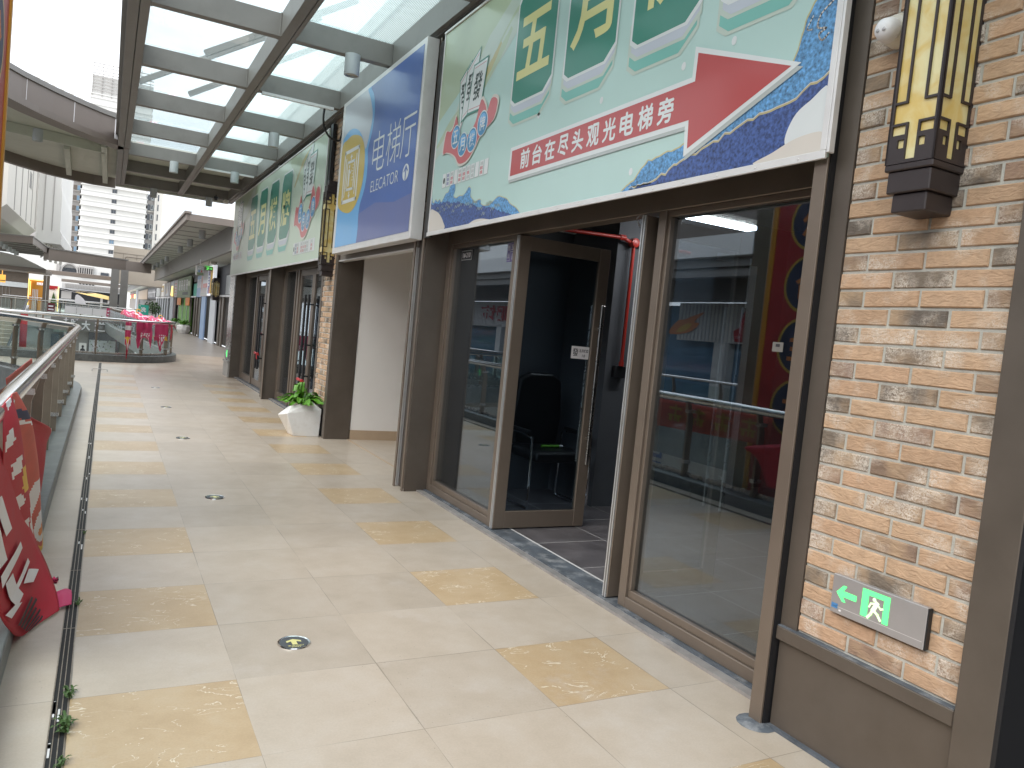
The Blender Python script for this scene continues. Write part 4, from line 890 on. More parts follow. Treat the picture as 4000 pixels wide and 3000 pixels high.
f2.poly(smooth_closed([(4.285, 2.64), (4.20, 2.605), (4.13, 2.565), (4.09, 2.50), (4.085, 2.45), (4.12, 2.435), (4.285, 2.45)], 4), 'ink_white', 5); f2.poly(smooth_closed([(4.285, 2.60), (4.20, 2.565), (4.14, 2.50), (4.12, 2.43), (4.285, 2.42)], 4), 'ink_white', 5.6)
f2.poly(smooth_closed([(3.92, 2.386), (4.02, 2.42), (4.15, 2.46), (4.285, 2.46), (4.285, 2.386)], 4), 'ink_cream', 6.2)
f2.build('mountain_print', sg)
# left-hand mountain and cream fan
f2 = Face2D(F)
top = smooth_open([(.005, 2.72), (.035, 2.65), (.07, 2.64), (.11, 2.665), (.15, 2.64), (.20, 2.655), (.24, 2.625), (.28, 2.65), (.33, 2.69), (.38, 2.695), (.42, 2.745), (.47, 2.765), (.515, 2.745), (.525, 2.69), (.50, 2.65), (.56, 2.625), (.63, 2.635), (.70, 2.63), (.76, 2.655), (.80, 2.685), (.845, 2.665), (.85, 2.61), (.90, 2.575), (.95, 2.545), (1.0, 2.56), (1.05, 2.555), (1.07, 2.52), (1.14, 2.50), (1.22, 2.50), (1.29, 2.525), (1.36, 2.545), (1.43, 2.53), (1.50, 2.51), (1.56, 2.47), (1.66, 2.43), (1.72, 2.39)], 4)
f2.poly([(a, b_+.006) for a, b_ in top]+[(.005, 2.386)], 'ink_gold', 1.6); f2.poly(top+[(.005, 2.386)], 'ink_glitter', 2.3)
f2.poly(jag(smooth_open([(.005, 2.63), (.3, 2.62), (.6, 2.585), (.9, 2.53), (1.3, 2.46), (1.6, 2.387)], 4), .012, 3)+[(.005, 2.386)], 'ink_nightglitter', 3)
for k in range(26):
    a = .10+k*.05; b_ = 2.585-.10*a+rs.uniform(-.06, .05); f2.line(smooth_open([(a, b_), (a+.02, b_+.022), (a+.035, b_), (a+.05, b_+.016)], 3), .006, 'ink_pale', 3.6)
f2.poly(smooth_closed([(.005, 2.575), (.12, 2.565), (.24, 2.52), (.33, 2.45), (.355, 2.386), (.005, 2.386)], 4), 'ink_cream', 4.4); f2.poly(smooth_open([(.86, 2.386), (.98, 2.408), (1.12, 2.405), (1.25, 2.386)], 4), 'ink_cream', 4.4)
f2.build('mountain_print', sg)
# the arrow
f2 = Face2D(F)
ar = [(1.525, 2.847), (3.458, 2.862), (3.46, 3.0), (4.075, 2.775), (3.452, 2.535), (3.441, 2.677), (1.525, 2.668)]
def grow(pts, e):
    n = len(pts); out = []
    for i in range(n):
        a, b_, c = Vector(pts[i-1]), Vector(pts[i]), Vector(pts[(i+1) % n]); d0 = (b_-a).normalized(); d1 = (c-b_).normalized(); n0 = Vector((d0.y, -d0.x)); n1 = Vector((d1.y, -d1.x))
        k = (n0+n1); k = k/max(.35, k.dot(n0)) if k.length > 1e-6 else n0; out.append((b_.x-k.x*e, b_.y-k.y*e))
    return out
f2.poly([(a+.012, b_-.020) for a, b_ in grow(ar, .026)], 'ink_grey', 7); f2.poly(grow(ar, .026), 'ink_white', 7.8); f2.poly(ar, 'ink_red', 8.6)
for k, c in enumerate('前台在尽头观光电梯旁'):
    a = 1.672+k*.1685; f2.fat(c, a, a+.122, 2.700, 2.828, 'ink_white', 9.6, .0038)
for a, b_ in ((3.35, 2.965), (1.86, 3.03), (2.99, 2.49), (3.70, 2.99), (2.62, 2.96)): f2.disc(a, b_, .017, .021, 'ink_white', 2, 16)
f2.build('arrow_lettering', sg)
mb = MB(); mb.box(SX-.014, SX+.0, 2.188, 6.515, 2.350, 2.384); mb.box(SX-.014, SX, 2.186, 2.216, 2.384, 4.13); mb.box(SX-.006, SX, 6.492, 6.512, 2.384, 4.13); mb.box(SX-.012, SX+.03, 2.188, 6.515, 4.12, 4.14)
mb.box(SX-.012, SX+.02, 2.172, 2.1855, 2.372, 4.13)
for k in range(18): mb.lathe([(.006, 0), (.004, -.003)], (SX-.014, 2.32+k*.24, 2.366), 'x', 8)
mb.build('edge_trim', ['alu_white'], sg, bevel=.002)

# second mint sign
sg2 = thing('shop_sign', 'long mint sign with four green tiles and no arrow above the closed second shop', 'sign', (2.49, 14.8, 2.33))
mb = MB(); mb.box(SX, SX+.022, 10.50, 19.13, 2.33, 4.06); mb.build('panel', ['ink_glare'], sg2)  # panel colour lifted paler to stand in for sky glare on the print
F2_ = lambda u, v, d: (SX-d, 19.13-u, v)
f2 = Face2D(F2_)
f2.poly([(.02, 3.2), (.02, 4.06), (3.4, 4.06), (2.4, 3.5)], 'ink_lime', .8); brush(f2, [(.1, 3.0), (1.4, 3.5), (2.8, 4.0)], .16, 'ink_pale', 1.2); brush(f2, [(6.2, 4.02), (6.9, 3.8), (7.6, 3.4), (8.4, 3.2)], .17, 'ink_lime', 1.3); brush(f2, [(6.6, 3.55), (7.1, 3.85), (7.6, 4.0)], .05, 'ink_gold', 1.5)
f2.build('background_print', sg2)
f2 = Face2D(F2_)
for k, ch in enumerate('五月棋牌'): mahjong(f2, 2.39+k*1.085, 2.785, .80, 1.07, ch)
f2.build('tile_lettering', sg2)
f2 = Face2D(F2_); logo(f2, 7.20, 3.26, 1.55); f2.build('logo', sg2)
f2 = Face2D(F2_); logo(f2, .62, 3.36, 1.35); f2.build('logo', sg2)
mb = MB(); mb.box(SX-.012, SX, 10.49, 19.15, 2.318, 2.348); mb.box(SX-.010, SX, 10.49, 10.515, 2.348, 4.07); mb.box(SX-.010, SX+.03, 10.49, 19.15, 4.06, 4.08); mb.build('edge_trim', ['alu_white'], sg2)
mb = MB(); mb.box(2.50, 2.545, 10.36, 10.485, 2.33, 4.12); mb.build('back_frame', ['near_black'], sg2)

# elevator light box
ev = thing('elevator_sign', 'blue light box sign reading elevator hall between the two mint signs', 'sign', (2.44, 8.07, 2.33))
mb = MB(); mb.box(2.386, 2.505, 6.69, 9.44, 2.33, 4.14); mb.build('box', ['alu_white'], ev, bevel=.004)
EX = 2.3845
f2 = Face2D(lambda u, v, d: (EX-d, 9.44-u, v))
f2.rect(.105, 2.70, 2.40, 4.085, 'ink_blue', .8)
f2.poly([(1.0, 2.40), (2.70, 2.40), (2.70, 2.75), (2.2, 2.72), (1.6, 2.78), (1.02, 2.72)], 'ink_violet', 1.1)
f2.poly([(.105, 4.085), (1.12, 4.085)]+smooth_open([(1.12, 4.06), (1.25, 3.95), (1.315, 3.75), (1.27, 3.55), (1.18, 3.40), (1.215, 3.25), (1.213, 3.08), (1.15, 2.94), (1.05, 2.82), (1.024, 2.70), (1.04, 2.55), (1.02, 2.40)], 5)+[(.105, 2.40)], 'ink_sky', 1.6)
f2.poly([(.105, 4.085), (1.00, 4.085)]+smooth_open([(1.01, 4.06), (1.15, 3.92), (1.247, 3.75), (1.20, 3.58), (1.12, 3.44), (1.095, 3.42), (1.05, 3.45), (.93, 3.58), (.74, 3.69), (.50, 3.75), (.30, 3.745), (.105, 3.69)], 5), 'ink_silver', 2.3)
f2.poly(smooth_closed([(.544, 3.67), (.30, 3.655), (.105, 3.60), (.105, 3.2), (.105, 2.92), (.30, 2.82), (.60, 2.77), (.80, 2.80), (.97, 2.90), (1.08, 3.06), (1.10, 3.25), (1.05, 3.44), (.88, 3.59)], 5), 'ink_amber', 3.0)
def outline(pts, w, m, d): f2.line(pts+[pts[0]], w, m, d)
outline([(.275, 3.50), (.845, 3.49), (.85, 2.91), (.28, 2.92)], .042, 'ink_white', 4); outline([(.41, 3.37), (.70, 3.36), (.705, 3.04), (.415, 3.055)], .030, 'ink_white', 4)
f2.rect(.335, .365, 2.97, 3.43, 'ink_white', 4); f2.rect(.755, .785, 2.97, 3.43, 'ink_white', 4)
f2.poly([(.505, 3.415), (.595, 3.415), (.55, 3.455)], 'ink_white', 4); f2.rect(.535, .565, 3.385, 3.42, 'ink_white', 4.4); f2.poly([(.515, 2.985), (.605, 2.985), (.56, 2.94)], 'ink_white', 4); f2.rect(.545, .575, 2.985, 3.02, 'ink_white', 4.4)
f2.disc(.50, 3.315, .024, .022, 'ink_white', 4.6, 14); f2.poly([(.465, 3.285), (.535, 3.285), (.53, 3.18), (.525, 3.085), (.475, 3.085), (.47, 3.18)], 'ink_white', 4.6); f2.line([(.52, 3.27), (.56, 3.23), (.60, 3.26)], .018, 'ink_white', 4.8)
for k in range(6): f2.rect(.635, .66, 3.31-k*.035, 3.325-k*.035, 'ink_white', 4.6)
f2.build('panel_print', ev)
f2 = Face2D(lambda u, v, d: (EX-d, 9.44-u, v))
f2.text('电', 1.383, 1.78, 3.11, 3.525, 'ink_white', 3, -.012); f2.text('梯', 1.835, 2.25, 3.11, 3.525, 'ink_white', 3, -.012); f2.text('厅', 2.276, 2.66, 3.11, 3.50, 'ink_white', 3, -.012)
f2.text('ELECATOR', 1.405, 2.28, 2.905, 3.022, 'ink_white', 3, -.008)
f2.disc(2.487, 2.965, .085, .078, 'ink_white', 3); f2.poly([(2.475, 2.892), (2.499, 2.892), (2.499, 2.995), (2.53, 2.965), (2.545, 2.978), (2.487, 3.034), (2.429, 2.978), (2.444, 2.965), (2.475, 2.995)], 'ink_blue', 4)
f2.build('lettering', ev)
mb = MB(); mb.box(2.506, 2.535, 6.52, 6.66, 2.35, 4.10); tag(mb.build('sign_bracket', ['black_panel']), 'black metal strip between the elevator sign and the arrow sign', 'bracket')

# ---------------------------------------------------------------- glass canopy over the walkway
cp = thing('glass_canopy', 'grey steel canopy with glass panes over the near walkway', 'canopy', (1.25, 5, 4.2))
Y0, Y1 = -8.4, 15.95
mb = MB(); mb.box(-.004, .095, Y0, 20.6, 4.20, 4.42); mb.box(.100, .185, Y0, 20.6, 4.205, 4.44); mb.box(-.05, .19, Y0, 20.6, 4.4405, 4.49); mb.build('edge_beam', ['steel_grey'], cp, bevel=.004)
mb = MB(); mb.box(1.325, 1.418, Y0, 20.6, 4.20, 4.44); mb.box(1.424, 1.465, Y0, 20.6, 4.20, 4.44); mb.build('middle_beam', ['steel_grey'], cp, bevel=.003)
mb = MB(); mb.box(2.455, 2.515, Y0, 20.6, 4.20, 4.46); mb.box(2.50, 2.60, Y0, 20.6, 4.18, 4.5); mb.build('wall_beam', ['steel_grey'], cp)
BY = [7.945+2.045*k for k in range(-8, 5)]
for y in BY:
    mb = MB(); mb.box(.185, 1.325, y-.05, y+.05, 4.205, 4.425); mb.box(1.465, 2.455, y-.05, y+.05, 4.205, 4.425)
    mb.box(.185, .20, y-.058, y+.058, 4.203, 4.43); mb.box(1.31, 1.325, y-.058, y+.058, 4.203, 4.43); mb.box(1.4655, 1.48, y-.058, y+.058, 4.203, 4.43); mb.build('cross_beam', ['steel_grey'], cp, bevel=.003)
for y in BY[:-1]:
    for x0, x1, m_ in ((.19, 1.39, 'canopy_glass'), (1.40, 2.49, 'frit_glass')):
        mb = MB(); mb.box(x0, x1, y+.004, y+2.041, 4.446, 4.458); mb.build('glass_pane', [m_], cp)
for y, rods in ((BY[9], ((.84, 4.50),)), (BY[10], ((.20, 4.52), (.84, 4.50)))):
    for x0, z0 in rods:
        mb = MB(); x1, z1 = 2.58, z0+(2.58-x0)*.64; dx, dz = x1-x0, z1-z0; q = math.hypot(dx, dz); nx, nz_ = -dz/q*.035, dx/q*.035
        mb.prism([(x0-nx, z0-nz_), (x1-nx, z1-nz_), (x1+nx, z1+nz_), (x0+nx, z0+nz_)], 'y', y-.03, y+.03); mb.build('tie_strut', ['steel_grey'], cp)
mb = MB()
for y in (18.2, 20.3): mb.box(.185, 2.455, y-.05, y+.05, 4.205, 4.43)
mb.build('cross_beam', ['steel_grey'], cp)
mb = MB(); mb.box(.186, 2.454, 16.2, 20.6, 4.432, 4.47); mb.box(-.004, 2.52, 20.6, 20.75, 4.18, 4.6); mb.build('soffit_panel', ['soffit_grey'], cp)
# canopy over the bridge to the left
c2 = thing('bridge_canopy', 'grey panelled canopy over the bridge with a slanting fascia at upper left', 'canopy', (-2, 17, 4.2))
near = [(-.006, 15.80), (-.33, 15.50), (-.64, 15.12), (-.98, 14.64), (-1.35, 14.03), (-1.62, 13.45), (-1.95, 12.7)]
far_ = [(-.006, 21.12), (-.45, 21.15), (-.85, 20.98), (-1.25, 20.70), (-1.7, 20.20), (-2.2, 19.45), (-2.9, 18.4)]
mb = MB(); mb.ribbon(near, -.03, 0.0, 4.30, 4.72); mb.build('fascia', ['brown_fascia'], c2)
mb = MB(); mb.ribbon(near, -.06, .04, 4.7201, 4.80); mb.build('fascia_cap', ['steel_grey'], c2)
mb = MB(); mb.ribbon(near, -.30, .02, 4.20, 4.2999); mb.build('edge_beam', ['brown_fascia'], c2)
mb = MB()
for k in (1.0, 2.1): x, y, a = at_path(near, k); mb.box(x-.012, x+.012, y-.05, y+.005, 4.305, 4.715)
mb.box(-.10, -.012, 15.70, 15.80, 4.305, 4.71); mb.build('fascia_joint', ['alu_white'], c2)
mb = MB(); mb.ribbon(far_, 0.0, .16, 4.20, 4.62); mb.build('far_fascia', ['brown_fascia'], c2)
pol = [(p[0], p[1]+.03) for p in near]+[(p[0], p[1]-.01) for p in far_[::-1]]
mb = MB(); mb.prism(pol, 'z', 4.42, 4.50); mb.build('soffit_panel', ['soffit_grey'], c2)
mb = MB()
for a, b_ in (((-.2, 16.75), (-2.6, 16.0)), ((-.85, 17.0), (-.95, 20.6)), ((-.22, 16.1), (-.22, 21.0))):
    dx, dy = b_[0]-a[0], b_[1]-a[1]; q = math.hypot(dx, dy); nx, ny = -dy/q*.05, dx/q*.05
    mb.prism([(a[0]+nx, a[1]+ny), (b_[0]+nx, b_[1]+ny), (b_[0]-nx, b_[1]-ny), (a[0]-nx, a[1]-ny)], 'z', 4.24, 4.415)
mb.build('rib_beam', ['soffit_grey'], c2)

# downlights
def downlight(x, y, ztop, label, r=.076, h=.205):
    t = thing('downlight', label, 'downlight', (x, y, ztop), 'grey can downlights under the canopies')
    mb = MB(); mb.lathe([(r, 0), (r, -h+.012), (r*.985, -h), (r*.86, -h), (r*.84, -h+.018), (r*.84, -h+.019)], (x, y, ztop), n=26); mb.build('can', ['lamp_grey'], t, smooth=True)
    mb = MB(); mb.lathe([(r*.838, -h+.022), (r*.838, -h+.016)], (x, y, ztop), n=22); mb.build('lens', ['lamp_lens'], t)
    return t
d0 = downlight(2.035, 7.87, 4.2045, 'largest can downlight under the glass canopy, above the elevator sign')
for (x, y), lb in zip(((2.035, 12.03), (2.035, 16.02), (-1.2, 15.45), (.95, 16.05), (2.03, 20.25), (.80, 20.25), (-.9, 12.0)), ('can downlight above the middle of the second mint sign', 'can downlight above the left end of the second mint sign', 'can downlight under the bridge canopy at upper left', 'can downlight hanging where glass roof turns to solid panels', 'far can downlight by the last beam near the wall', 'far can downlight by the last beam over the walkway', '')):
    if lb: dup(d0, (x, y, 4.2045 if y != 15.45 else 4.24), lb)
mb = MB(); mb.box(1.5, 2.38, 9.92, 9.965, 4.17, 4.2035); tag(mb.build('conduit', ['alu_white']), 'white cable conduit fixed under a canopy beam', 'conduit')
mb = MB(); mb.box(1.48, 2.40, 16.06, 16.10, 4.17, 4.2035); tag(mb.build('conduit', ['alu_white']), 'far white conduit under the beam where the solid soffit starts', 'conduit')
mb = MB(); mb.tube(smooth_open([(2.27, 9.95, 4.18), (2.265, 9.95, 4.06), (2.29, 9.97, 3.95), (2.36, 10.0, 3.86), (2.45, 10.03, 3.83), (2.52, 10.05, 3.84)], 5), .013, 8); mb.tube(smooth_open([(2.52, 10.05, 3.84), (2.54, 10.0, 3.98), (2.545, 9.9, 4.10), (2.55, 9.75, 4.13)], 5), .012, 8)
tag(mb.build('cable', ['cable_black'], smooth=True), 'black cable looping from the beam to the second sign', 'cable')
t = thing('security_camera', 'small white camera under the canopy at the far end of the second sign', 'camera', (2.3, 19.4, 4.1))
mb = MB(); mb.box(2.26, 2.36, 19.3, 19.5, 4.02, 4.10); mb.build('housing', ['plastic_white'], t, bevel=.02, seg=2)
mb = MB(); mb.lathe([(.05, .03), (.05, 0), (.036, -.04), (.012, -.055)], (2.10, 19.5, 4.12), n=14); mb.tube([(2.10, 19.5, 4.2), (2.10, 19.5, 4.14)], .012, 8); mb.build('dome', ['near_black'], t, smooth=True)

# ---------------------------------------------------------------- cloth banners
def cloth(name, grid, mats, pick, label, cat='banner', group=None, parent=None, thick=.003, fine=6):
    """sheet through a grid of points, refined by Catmull-Rom in both directions"""
    rows = [smooth_open(r, fine) for r in grid]; cols = [smooth_open([r[i] for r in rows], fine) for i in range(len(rows[0]))]
    nu, nv = len(cols), len(cols[0]); vs = [p for c in cols for p in c]; fs = []; ms = []
    for i in range(nu-1):
        for j in range(nv-1): fs.append((i*nv+j, i*nv+j+1, (i+1)*nv+j+1, (i+1)*nv+j)); ms.append(pick(i/(nu-1), j/(nv-1)))
    mb = MB(); mb.v = vs; mb.f = fs; mb.m = ms
    o = mb.build(name, mats, parent, smooth=True); md = o.modifiers.new('th', 'SOLIDIFY'); md.thickness = thick
    if label: tag(o, label, cat, group)
    return o
# large banner hanging off the near rail to the floor: crumpled upper half and flat red tail
def sheet_pick(u, v): return 0
t = thing('fallen_banner', 'big red printed banner drooping off the nearest handrail onto the floor at lower left', 'banner', (-.28, 4.4, 0))
# crumpled top part (runs along the rail, falls over the kerb): rows from top to bottom, columns from near to far
g = [[(-.335, 3.55, 1.06), (-.325, 3.72, 1.075), (-.335, 3.86, 1.07), (-.33, 4.0, 1.065), (-.345, 4.10, 1.04)],
     [(-.315, 3.42, .94), (-.285, 3.66, .96), (-.320, 3.86, .95), (-.280, 4.12, .93), (-.330, 4.34, .90)],
     [(-.325, 3.62, .76), (-.275, 3.88, .77), (-.325, 4.10, .77), (-.270, 4.42, .74), (-.325, 4.74, .72)],
     [(-.315, 3.90, .55), (-.270, 4.16, .56), (-.320, 4.40, .55), (-.265, 4.70, .54), (-.320, 5.05, .56)],
     [(-.305, 4.22, .34), (-.265, 4.42, .34), (-.310, 4.62, .34), (-.262, 4.88, .35), (-.300, 5.16, .38)],
     [(-.285, 4.55, .14), (-.260, 4.70, .13), (-.285, 4.86, .13), (-.255, 5.04, .14), (-.272, 5.24, .18)],
     [(-.262, 4.75, .03), (-.252, 4.88, .02), (-.262, 5.0, .02), (-.250, 5.12, .03), (-.258, 5.26, .06)]]
def pk(u, v):
    # u: near to far along the rail, v: top to bottom; printed shapes of the cloth
    w = .03*math.sin(v*23+u*7)
    if u > .33 and abs(v-.13-.05*(u-.6)) < .025: return 3
    if u > .33 and abs(v-.175-.05*(u-.6)) < .010: return 1
    if v > .90+.03*math.sin(u*20): return 4
    if ((u-.78)/.20)**2+((v-.79)/.10)**2 < 1: return 5 if ((u-.76+.6*(v-.79))/.11)**2+((v-.80)/.03)**2 < 1 else 1
    if abs((u-.62)+1.5*(v-.60)) < .10 and .5 < v < .72 and u > .42: return 1
    if abs((u-.80)-1.2*(v-.60)) < .05 and .52 < v < .70: return 1
    if .06+w < u < .17+w and (math.sin(v*41+u*8) > .25): return 1
    if .19+w < u < .27+w and .34 < v < .46: return 4
    if .20+w < u < .30+w and .55 < v < .74: return 1
    return 2 if u > .36+w else 0
cloth('printed_cloth', g, ['red_cloth', 'white_print', 'salmon_print', 'navy_print', 'yellow_print', 'orange_print'], pk, None, parent=t, fine=14)
g = [[(-.345, 4.06, 1.0), (-.325, 4.30, .92), (-.34, 4.50, .90)], [(-.33, 4.9, .78), (-.26, 5.35, .70), (-.31, 5.72, .66)], [(-.335, 5.0, .62), (-.275, 5.38, .60), (-.32, 5.66, .575)], [(-.335, 5.15, .46), (-.28, 5.40, .46), (-.325, 5.58, .50)], [(-.33, 5.28, .30), (-.29, 5.38, .30), (-.325, 5.46, .31)]]
cloth('back_fold', g, ['red_cloth'], lambda u, v: 0, None, parent=t)
# flat red tail: from the rail down across the kerb to the drain
g = [[(-.350, 3.05, .97), (-.338, 3.22, .955), (-.330, 3.42, .93)],
     [(-.340, 3.24, .74), (-.320, 3.55, .70), (-.300, 3.92, .66)],
     [(-.325, 3.40, .48), (-.300, 3.78, .45), (-.280, 4.28, .42)],
     [(-.305, 3.52, .24), (-.270, 3.92, .25), (-.245, 4.46, .25)],
     [(-.270, 3.66, .10), (-.235, 4.0, .135), (-.190, 4.42, .14)],
     [(-.252, 3.80, .022), (-.205, 4.0, .050), (-.135, 4.24, .055)],
     [(-.235, 3.86, .006), (-.185, 3.97, .012), (-.115, 4.12, .012)]]
cloth('red_cloth', g, ['red_cloth'], lambda u, v: 0, None, parent=t)
def on_grid(g, u, v, e=.004):
    """point on the tail: u across (0..2 columns), v down the rows"""
    i = min(int(v), len(g)-2); j = min(int(u), len(g[0])-2); a, b_ = v-i, u-j
    p = [Vector(g[i+p_][j+q_]) for p_ in (0, 1) for q_ in (0, 1)]
    c = (p[0]*(1-b_)+p[1]*b_)*(1-a)+(p[2]*(1-b_)+p[3]*b_)*a; n_ = (p[1]-p[0]).cross(p[2]-p[0]).normalized(); n_ = n_ if n_.x > 0 else -n_
    return c+n_*e
mb = MB()
def stroke(pts, m):
    # dice the patch so that it follows the cloth
    (u0, v0), (u1, v1), (u2, v2), (u3, v3) = pts; K = 6
    Q = [[on_grid(g, (u0*(1-s)+u1*s)*(1-t_)+(u3*(1-s)+u2*s)*t_, (v0*(1-s)+v1*s)*(1-t_)+(v3*(1-s)+v2*s)*t_, .012) for s in [i/K for i in range(K+1)]] for t_ in [i/K for i in range(K+1)]]
    o = len(mb.v); mb.v += [tuple(p) for r in Q for p in r]
    for i in range(K):
        for j in range(K): mb.f.append((o+i*(K+1)+j, o+i*(K+1)+j+1, o+(i+1)*(K+1)+j+1, o+(i+1)*(K+1)+j)); mb.m.append(m)
for pts in ([(.05, .5), (.5, .35), (.55, .6), (.08, .75)], [(.3, 1.0), (.75, .95), (1.0, 1.7), (.62, 1.75)], [(.0, 1.3), (.35, 1.4), (.5, 2.2), (.1, 2.2)], [(.1, 2.35), (1.25, 2.20), (1.25, 2.40), (.1, 2.60)], [(.25, 2.6), (.62, 2.6), (.75, 3.5), (.4, 3.55)], [(.62, 2.95), (1.35, 2.82), (1.38, 3.0), (.66, 3.12)], [(.9, 3.22), (1.25, 3.12), (1.55, 3.62), (1.2, 3.7)], [(.0, 3.2), (.4, 3.4), (.6, 3.65), (.1, 3.55)]): stroke(pts, 0)
for k in range(6):
    v = 4.02+k*.30; stroke([(.15+.02*k, v), (.95+.12*(k % 2), v-.03), (1.0+.1*(k % 2), v+.14), (.2, v+.19)], 1)
mb.build('lettering', ['white_print', 'black_print'], t)
cloth('loose_corner', [[(-.135, 4.25, .06), (-.10, 4.30, .055), (-.075, 4.30, .045)], [(-.14, 4.20, .03), (-.105, 4.22, .045), (-.07, 4.24, .04)], [(-.135, 4.14, .012), (-.10, 4.15, .02), (-.068, 4.17, .018)]], ['pink_cloth'], lambda u, v: 0, None, parent=t)
mb = MB(); rs = random.Random(3)
for k in range(26):
    a, b_ = rs.uniform(0, 6.28), rs.uniform(.2, 1.4); c = Vector((-.155, 4.46, .03)); d = Vector((math.cos(a)*math.cos(b_), math.sin(a)*math.cos(b_), math.sin(b_)*.9))*rs.uniform(.02, .045); w = Vector((-d.y, d.x, .004)).normalized()*.012
    mb.face([c, c+d*.6+w, c+d, c+d*.6-w], 0 if k % 5 else 1)
tag(mb.build('crumpled_paper', ['pink_cloth', 'black_print']), 'small crumpled pink scrap on the floor between banner and drain', 'litter')

# pink banners bundled over the curved rail
PB = 'pink banners slung over the curved railing'
def hang(name, x0, x1, y0, y1, z0, z1, wob, label, bands, n=5, mats=('pink_cloth', 'white_print', 'yellow_print', 'red_cloth')):
    rs = random.Random(int(x0*1000+y0*7)); g = []
    for i in range(5):
        v = i/4; g.append([(x0+(x1-x0)*k/(n-1)+rs.uniform(-wob, wob)*v*.6, y0+(y1-y0)*k/(n-1)+rs.uniform(-wob, wob)-.02*v, z0+(z1-z0)*v*(1+(.30*math.sin(k*2.1+x0*9)-.12)*(v > .7))) for k in range(n)])
    return cloth(name, g, list(mats), bands, label, 'banner', PB)
def bands_pink(u, v):
    if .45 < v < .85 and .25 < u < .8 and math.sin(u*40) > -.2 and math.sin(v*34) > -.5: return 1
    return 0
hang('banner', .66, 1.02, 20.98, 21.18, 1.02, .46, .05, 'pink banner with white letters hanging behind the curved rail, middle of the three', bands_pink)
hang('banner', 1.10, 1.44, 21.42, 22.0, 1.00, .40, .05, 'red pink banner hanging at the right turn of the curved rail', lambda u, v: 2 if (v > .6 and u > .7) else bands_pink(u, v))
hang('banner', .42, .55, 20.9, 20.95, 1.0, .22, .015, 'narrow pink and white banner strip hanging left of the others with a yellow patch', lambda u, v: 1 if .1 < v < .22 or .62 < v < .72 else (2 if .45 < v < .62 else (3 if v > .8 else 0)))
hang('banner', 1.50, 1.58, 22.0, 22.5, .98, .62, .02, 'small orange red rag tied at the end of the curved rail', lambda u, v: 3)
def heap(x0, y0, x1, y1, z, w, label):
    g = []; rs = random.Random(9)
    for i in range(5):
        v = i/4; g.append([(x0+(x1-x0)*k/8-w*math.cos(v*3.14)*.5, y0+(y1-y0)*k/8, z+(.10+rs.uniform(-.05, .05))*math.sin(v*3.14)-(.12*abs(math.cos(v*3.14)))+rs.uniform(-.03, .03)) for k in range(9)])
    return cloth('banner', g, ['pink_cloth', 'white_print', 'red_cloth'], lambda u, v: 1 if (math.sin(u*31+v*17+math.sin(u*9)*3) > .965 or (.30+.03*math.sin(u*14) < v < .345+.03*math.sin(u*14) and u > .35)) else (2 if math.sin(u*11+v*5) > .75 else 0), label, 'banner', PB)
heap(.66, 37.5, 1.30, 28.3, 1.02, .30, 'long crumpled pink banner bundle lying along the far part of the curved rail')
heap(1.30, 28.0, 1.60, 23.4, 1.00, .26, 'bright pink banner bundle with white print nearest the turn of the curved rail')
mb = MB(); mb.tube([(1.43+.05*math.cos(a), 25.4, 1.13+.05*math.sin(a)) for a in [i*.7 for i in range(8)]], .014, 6); tag(mb.build('yellow_ring', ['yellow_print']), 'yellow tag ring on the pink banner bundle', 'tag')
mb = MB(); mb.tube([(1.02+.07*math.cos(a), 31.5, 1.18+.07*math.sin(a)) for a in [i*.7 for i in range(8)]], .02, 6); tag(mb.build('rope_knot', ['yellow_print']), 'pale yellow rope knot on the far pink banner bundle', 'rope')

# ---------------------------------------------------------------- planters
def leafy(parent, c, r, h, n, seed, m='green_pot_leaf', wide=.032):
    mb = MB(); q = random.Random(seed)
    for k in range(n):
        a = q.uniform(0, 6.283); ln = r*q.uniform(.55, 1.1); hh = h*q.uniform(.35, 1.0); w = wide*q.uniform(.7, 1.25); ca, sa = math.cos(a), math.sin(a); sd = Vector((-sa, ca, 0)); tw = q.uniform(-.4, .4)
        pts = [Vector(c)+Vector((ca*ln*t, sa*ln*t, hh*math.sin(min(1, t*1.25)*2.35)-.02*t)) for t in (0, .2, .42, .64, .84, 1.0)]
        ws = [.25, .75, 1, .85, .5, .03]
        for i in range(5):
            u = Vector((0, 0, tw*w))
            for s_ in (-1, 1): mb.face([pts[i], pts[i+1], pts[i+1]+sd*s_*w*ws[i+1]+Vector((0, 0, .25*w*ws[i+1]))+u*s_, pts[i]+sd*s_*w*ws[i]+Vector((0, 0, .25*w*ws[i]))+u*s_])
    return mb.build('leaves', [m], parent, smooth=False)
t = thing('potted_plant', 'white faceted planter with a bright green leafy plant against the far brick column', 'planter', (2.33, 9.98, 0))
bx = [(2.195, 9.87, 0), (2.522, 9.868, 0), (2.525, 10.16, 0), (2.30, 10.24, 0), (2.17, 10.08, 0)]
md_ = [(2.095, 9.875, .285), (2.532, 9.868, .355), (2.535, 10.22, .33), (2.28, 10.34, .29), (2.02, 10.07, .245)]
tp = [(2.155, 9.93, .385), (2.41, 9.90, .445), (2.50, 10.08, .40), (2.37, 10.24, .36), (2.16, 10.14, .35)]
ti = [(a+(2.32-a)*.12, b_+(10.05-b_)*.12, c-.004) for a, b_, c in tp]; tb = [(a, b_, .32) for a, b_, c in ti]
mb = MB(); vs = bx+md_+tp+ti+tb; fs = []
for k in range(4):
    for i in range(5):
        j = (i+1) % 5; a, b_, c, d = k*5+i, k*5+j, k*5+5+j, k*5+5+i
        fs += [(a, b_, c), (a, c, d)] if k < 2 else [(a, b_, c, d)]
fs += [(4, 3, 2, 1, 0), (20, 21, 22, 23, 24)]
